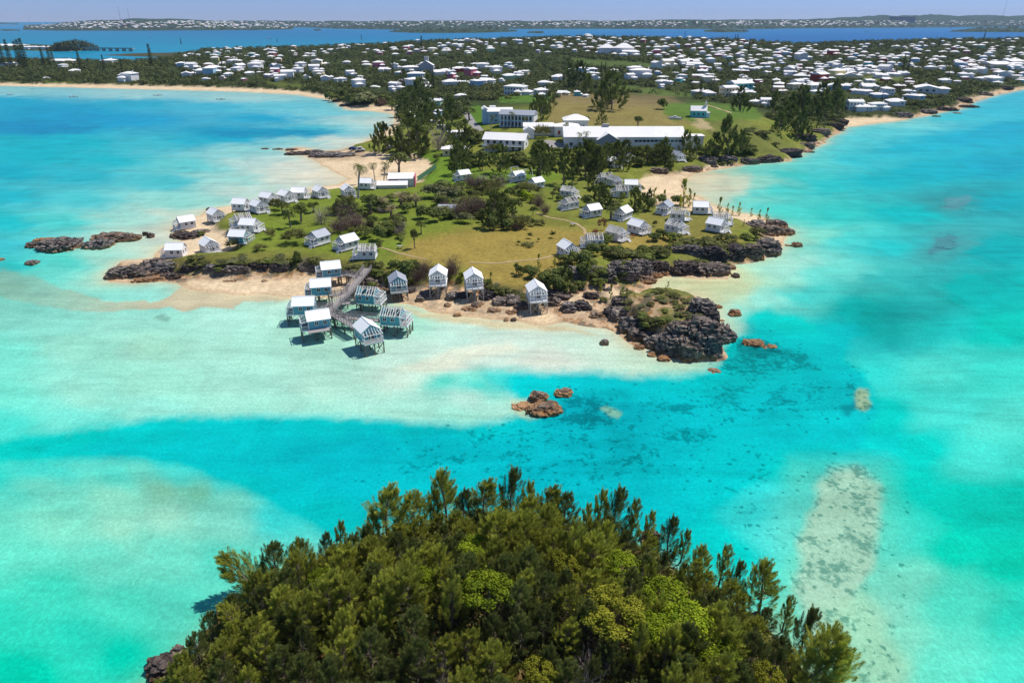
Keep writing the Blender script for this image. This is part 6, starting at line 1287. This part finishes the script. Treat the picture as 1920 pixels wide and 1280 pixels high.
def car(px, py, rz, body, lab, van=False):
    p = at(px, py); o = empty('parked_car', p, radians(rz)); reg(o, None, 'van' if van else 'car', 'cars parked by the palm beach', px, py, fixed=lab); H = 1.9 if van else 1.45
    bm = MB(); pr = [(-2.1, .35), (-2.1, .95), (-1.7, 1.0), (-1.35, H), (.55, H), (1.15, .98), (2.1, .85), (2.15, .35)]
    for s in (-1, 1):
        n = len(bm.v); bm.v += [(x, s*.85, z) for x, z in pr]; bm.f.append(tuple(range(n, n+8)) if s < 0 else tuple(range(n+7, n-1, -1))); bm.m.append(0)
    for i in range(8):
        a, b = pr[i], pr[(i+1) % 8]; bm.quadf((a[0], -.85, a[1]), (a[0], .85, a[1]), (b[0], .85, b[1]), (b[0], -.85, b[1]))
    link('body', bm.mesh('body', body), o)
    part(o, 'windows', lambda m: (m.box(-1.2, .5, -.87, -.855, 1.02, H-.12), m.box(-1.2, .5, .855, .87, 1.02, H-.12)), MT['glass'])
    for x in (-1.35, 1.35):
        for s in (-.8, .8): w = MB(); w.tube([(0, -.12, 0), (0, .12, 0)], [.34, .34], 10); link('wheel', w.mesh('wheel', MT['rubber']), o, (x, s, .33))
PB = simple('blue_car_paint', (.03, .06, .22), .05, 1, .3, .5); PWt = simple('white_car_paint', (.75, .75, .75), .03, 1, .3, .5); PG = simple('silver_car_paint', (.4, .42, .45), .03, 1, .3, .5)
car(662, 281, 4, PB, 'dark blue car parked on the grassy spit'); car(676, 283, 10, PWt, 'white car parked just right of the blue one on the spit', True); car(733, 279, 15, PG, 'silver car under the casuarinas behind the palm beach'); car(756, 281, -10, PB, 'dark car right of the silver one under the casuarinas')
for i, (px, py, w, lab) in enumerate(((964, 330, 9, 'left white swing frame on the lawn behind the cottages'), (990, 334, 12, 'right white swing frame on the lawn behind the cottages'))):
    p = at(px, py); k = mpp(px, py, 4); o = empty('swing_frame', p, .6); reg(o, None, 'frame', 'white swing frames', px, py, fixed=lab)
    for x in (-1.7, 1.7):
        for y in (-1.2, 1.2): part(o, 'leg', lambda m: m.beam((x, y, 0), (x, 0, 3.6), .16), MT['trim'])
    part(o, 'crossbar', lambda m: m.beam((-1.8, 0, 3.6), (1.8, 0, 3.6), .16), MT['trim'])
for px, py, lab in ((750, 466, 'small dark table on the southern lawn'), (1074, 424, 'small grey stone block beside the footpath')):
    o = empty('picnic_table', at(px, py)); reg(o, None, 'table', None, px, py, fixed=lab); part(o, 'tabletop', lambda m: m.box(-.7, .7, -.4, .4, .72, .8), MT['roof_grey'])
    for x in (-.55, .55): part(o, 'leg', lambda m: m.box(x-.08, x+.08, -.3, .3, 0, .72), MT['pile'])
# causeway bridge on piers
a = Vector(tuple(map(float, gp(140, 95)))+(5.5,)); b = Vector(tuple(map(float, gp(252, 96.5)))+(5.5,)); o = empty('causeway_bridge', (0, 0, 0)); reg(o, None, 'bridge', None, 0, 0, fixed='long low grey causeway bridge on piers across the left inlet')
part(o, 'deck', lambda m: m.beam(a, b, 9, 1.6), MT['stone']); part(o, 'parapet', lambda m: m.beam(a+Vector((0, -4.6, 1.2)), b+Vector((0, -4.6, 1.2)), .6, 1.0), MT['stone'])
for i in range(9):
    q = a.lerp(b, (i+.5)/9); part(o, 'pier', lambda m: m.box(q.x-3, q.x+3, q.y-3, q.y+3, -3, 4.6), MT['stone'])
# paths
def strip(name, pts, w, mat, lab=None, lift=.07):
    m = MB(); P = [at(x, y) for x, y in pts]; Q = []
    for p_, q_ in zip(P[:-1], P[1:]):
        n = max(1, int((q_-p_).length/1.2))
        for i in range(n): t = p_.lerp(q_, i/n); Q.append(Vector((t.x, t.y, hat(t.x, t.y))))
    Q.append(P[-1]); L = []
    for i, q in enumerate(Q):
        d = Q[min(i+1, len(Q)-1)]-Q[max(i-1, 0)]; s = Vector((-d.y, d.x, 0)).normalized()*w/2*(.8+.4*vnoise(np.array(i*.5), np.array(0.), 3)); A = q+s; B = q-s
        L.append(((A.x, A.y, hat(A.x, A.y)+lift), (B.x, B.y, hat(B.x, B.y)+lift)))
    for u, v_ in zip(L[:-1], L[1:]): m.quadf(u[1], v_[1], v_[0], u[0])
    o = link(name, m.mesh(name, mat)); tag(o, lab, None, None, 'structure'); return o
PS = simple('sandy_path', tuple(lit(196, 172, 138)), .2, .8, .95, .05, tuple(lit(150, 130, 90))); PR_ = simple('old_asphalt', (.30, .28, .27), .12, .3, .95, .05)
strip('path', [(1006, 399), (1030, 408), (1060, 413), (1080, 419), (1096, 430), (1097, 440)], .9, PS)
strip('path', [(1056, 470), (1045, 478), (1010, 486), (985, 488), (930, 494), (880, 492)], .8, PS)
strip('path', [(708, 463), (725, 467), (745, 474), (770, 480), (800, 487)], .7, PS)
strip('road', [(867, 204), (878, 218), (886, 232), (900, 246)], 4.2, PR_); strip('road', [(797, 228), (792, 242), (784, 258)], 3.0, PS); strip('road', [(1015, 265), (1040, 272), (1060, 281)], 9, PR_)
strip('road', [(1706, 150), (1696, 156), (1680, 165)], 3, PR_); strip('road', [(1320, 196), (1345, 203), (1370, 212)], 2.4, PS)
# green mesh fence beside the playing lawn
fo = empty('fence', (0, 0, 0)); reg(fo, None, 'fence', None, 0, 0, fixed='green mesh fence running from the beach house up the lawn')
FM = simple('green_mesh', (.10, .22, .14), .2, 6, .8, .2); A = at(783, 340); B = at(818, 316)
part(fo, 'mesh_panel', lambda m: m.hexa([A+Vector((0, 0, 0)), B+Vector((0, 0, 0)), B+Vector((.04, .04, 0)), A+Vector((.04, .04, 0)), A+Vector((0, 0, 2)), B+Vector((0, 0, 2)), B+Vector((.04, .04, 2)), A+Vector((.04, .04, 2))]), FM)
for i in range(7): q = A.lerp(B, i/6); part(fo, 'post', lambda m: m.beam(q, q+Vector((0, 0, 2.2)), .12), MT['pile'])
# ---- far woodland: one mass of crowns
rg = np.random.default_rng(9); HP = np.array([(a, b, r) for a, b, r in HPOS])
def crowns(X, Y, Z, R, n, size, rg):
    k = len(X); u = unit(k*n, rg); u[:, 2] = np.abs(u[:, 2]); c = np.stack([X, Y, Z], -1).repeat(n, 0); r = R.repeat(n)[:, None]
    lob = rg.uniform(.6, 1.1, (k*n, 1)); P = c+u*r*lob*np.array([1, 1, .95]); P[:, 2] += .1*r[:, 0]
    tn = np.clip(rg.uniform(.1, .75, k).repeat(n)+rg.normal(0, .12, k*n), 0, 1)
    return leaves(P, u+np.array([0, 0, .25]), (size*r[:, 0])[:, None]*.9, rg, tn, .5)
N = 42000; u = rg.uniform(-.74, .76, N); yy = np.exp(rg.uniform(math.log(400), math.log(1560), N)); xx = u*yy; dd = sd(WP_, xx, yy); pz = height(xx, yy)
ppx, ppy = project(xx, yy, pz); ok = (dd > 3) & (rg.uniform(0, 1, N) < .25+.75*(fbm(xx/45, yy/45, 88) > .42))
for poly in ([(1020,195),(1060,176),(1250,178),(1330,190),(1440,205),(1440,225),(1500,270),(1400,292),(1330,255),(1300,240),(1035,240)], [(870,200),(905,194),(925,230),(905,258),(870,245)], [(930,178),(1045,176),(1035,196),(935,196)], [(1060,108),(1180,116),(1260,122),(1240,130),(1100,125)], [(1140,156),(1260,172),(1320,180),(1160,172)], [(500,152),(590,158),(560,166),(500,162)], [(1600,137),(1690,142),(1700,158),(1620,156)], [(740,220),(1300,240),(1400,300),(740,330)], [(880,190),(1020,186),(1020,240),(900,300)], [(1475,165),(1560,172),(1550,182),(1480,176)], [(700,165),(740,170),(730,178),(700,176)]):
    ok &= ~inside(poly, ppx, ppy)
xx, yy, pz = xx[ok], yy[ok], pz[ok]; dm = np.full(len(xx), 99.)
for a, b, r in HPOS: dm = np.minimum(dm, np.hypot(xx-a, (yy-b+5)*.62)-r*.95)
k = dm > 0; xx, yy, pz = xx[k], yy[k], pz[k]; R = rg.uniform(2.2, 5.0, len(xx))*np.interp(yy, [400, 900, 1500], [.75, .95, 1.05])
R = np.where(np.minimum(dm[k], 9) < 4, R*.62, R)
parts = [crowns(xx, yy, pz, R, 26, .55, rg)]
# wooded far shores and islets
for (x0, x1, y0, y1, n, r0) in ((40, 560, 38, 57, 900, 13), (555, 1290, 42, 56, 1100, 13), (1290, 2050, 30, 54, 1500, 15), (-200, 44, 40, 47, 100, 14), (730, 970, 56, 61, 260, 8), (1780, 2050, 56, 60.5, 160, 8), (1320, 1404, 57, 60.5, 90, 8), (0, 38, 56, 58, 40, 6), (586, 604, 55.5, 57.5, 30, 8), (988, 1018, 60, 62.4, 26, 7)):
    X = []
    for i in range(n):
        p = at(rg.uniform(x0, x1), rg.uniform(y0, y1))
        if p is not None and p.z > 1.2 and p.y > 2400: X.append((p.x, p.y, p.z))
    if X: X = np.array(X); parts.append(crowns(X[:, 0], X[:, 1], X[:, 2]-3, rg.uniform(.6, 1.3, len(X))*r0, 22, .6, rg))
tag(link('woodland', leafmesh('woodland', parts, 'wood')), label='dark woodland filling the ground between the town houses and the far hills', kind='stuff')
# wooded peninsula islet left of the bridge
X = []
for i in range(170):
    x = rg.uniform(96, 186); p = at(x, rg.uniform(92.5, 96.5))
    if p is not None and p.z > 0: X.append((p.x, p.y, p.z, 16*sin(pi*(x-92)/98)))
X = np.array(X); q = link('wooded_islet', leafmesh('wooded_islet', [crowns(X[:, 0], X[:, 1], X[:, 2]+rg.uniform(0, 1, len(X))*X[:, 3], rg.uniform(5, 9, len(X)), 26, .5, rg)], 'wood')); tag(q, label='rounded dark grove on the islet left of the causeway bridge', kind='stuff')
for i, (px, py, w) in enumerate(((32, 88, 28), (60, 91, 20), (95, 91, 22), (8, 87, 18))): place_house(px, py, 'cream' if i == 0 else 'white', wpx=w*1.0, rz=0, desc='long low house')

# ---------------------------------------------------------------- the sea air: far shores fade to blue
m = MB(); m.box(-9500, 9500, -150, 10400, -5.2, 175)
HM = bpy.data.materials.new('haze'); HM.use_nodes = True; t_ = HM.node_tree; t_.nodes.remove(t_.nodes['Principled BSDF'])
pv = t_.nodes.new('ShaderNodeVolumePrincipled'); pv.inputs['Color'].default_value = (.55, .72, 1, 1); pv.inputs['Density'].default_value = 3.6e-5; pv.inputs['Anisotropy'].default_value = .0
t_.links.new(pv.outputs[0], t_.nodes['Material Output'].inputs['Volume'])
tag(link('haze', m.mesh('haze', HM)), kind='stuff', label='thin blue sea haze')
# ---------------------------------------------------------------- labels that single each thing out
LMK = [('the pink walled beach house',752,345),('the long hotel hall',1180,268),('the arcade block',955,228),('the turquoise chapel',1312,213),('the white balcony block',943,272),('the boardwalk',650,545),('the western rocky point',270,510),('the grassy rock headland',1235,590),
 ('the eastern cliffs',1400,462),('the eastern cove beach',1250,350),('the beach palms',700,350),('the stilted beach trio',860,540),('the dry field',950,470),('the hilltop clearing',1150,190),('the footpath bend',1085,425),('the lone stilted cottage',1005,560),('the swing frames',975,332),
 ('the grey roofed shed',838,395),('the southern lawn cottages',640,460),('the western cottage row',520,385),('the bay corner beach',640,195),('the grassy spit',640,280),('the asphalt road',880,225),('the eastern wood',1510,235),('the small eastern beach',1620,222),('the pavilion',854,285),('the raftered ruins',1120,460),('the western sand bank',395,450),
 ('the twin roofed hall',1155,95),('the grey church',799,130),('the left bay beach',300,155),('the left bay woods',100,135),('the causeway bridge',200,95),('the left town edge',440,105),('the skyline above the church',790,82),('the central skyline',1050,72),('the right skyline dip',1480,88),('the right skyline',1700,80),('the right edge',1880,95),
 ('the eastern headland houses',1640,190),('the pink twin gabled houses',1290,115),('the yellow houses on the slope',1570,140),('the grass slope with the lane',1660,150),('the last eastern shore',1860,150),('the houses above the chapel',1340,172),('the town centre trees',1000,130),('the left slope houses',560,120),('the inlet shore',380,125),
 ("the islet's left tip",320,1240),("the islet's left shore",450,1120),("the islet's upper left edge",640,1010),("the islet's crest",850,930),("the islet's upper right edge",1100,970),("the islet's right shore",1330,1080),("the islet's right corner",1500,1200),("the islet's bottom left",560,1220),("the islet's bottom middle",800,1220),("the bottom right of the islet",1150,1230),("the islet's heart",900,1080),("the islet's left heart",680,1120),("the islet's yellow bushes",1170,1110),("the islet's lower right",1350,1200)]
ORD = ['first', 'second', 'third', 'fourth', 'fifth', 'sixth', 'seventh', 'eighth', 'ninth', 'tenth', 'eleventh', 'twelfth']
LW = [(n, *(float(v) for v in gp(x, max(y, 62)))) for n, x, y in LMK]
B = {}
for o, desc, px, py in REG:
    if px is None: continue
    isl = o.location.y < 100
    best = min((l for l in LW if (l[2] < 100) == isl), key=lambda l: ((o.location.x-l[1])/max(l[2], 30))**2*2.2+(math.log(max(o.location.y, 5)/l[2]))**2)
    if isl: best = min((l for l in LMK if l[2] > 900), key=lambda l: (px-l[1])**2+(py-l[2])**2); 
    B.setdefault((desc, best[0]), []).append((px, py, o))
for (desc, lm), L in B.items():
    L.sort(key=lambda q: (q[0], q[1])); n = len(L)
    if n > 12:    # split a long run into rows, front to back
        L.sort(key=lambda q: -q[1]); rows = [L[i:i+10] for i in range(0, n, 10)]
    else: rows = [L]
    for ri, R in enumerate(rows):
        R.sort(key=lambda q: q[0]); rn = '' if len(rows) == 1 else (', '+ORD[ri]+' row')
        for i, (px, py, o) in enumerate(R):
            if len(R) == 1: t = f'{desc} by {lm}{rn}'
            elif i == 0: t = f'leftmost {desc} by {lm}{rn}'
            elif i == len(R)-1: t = f'rightmost {desc} by {lm}{rn}'
            else: t = f'{desc} by {lm}, {ORD[i]} from left{rn}'
            o['label'] = t
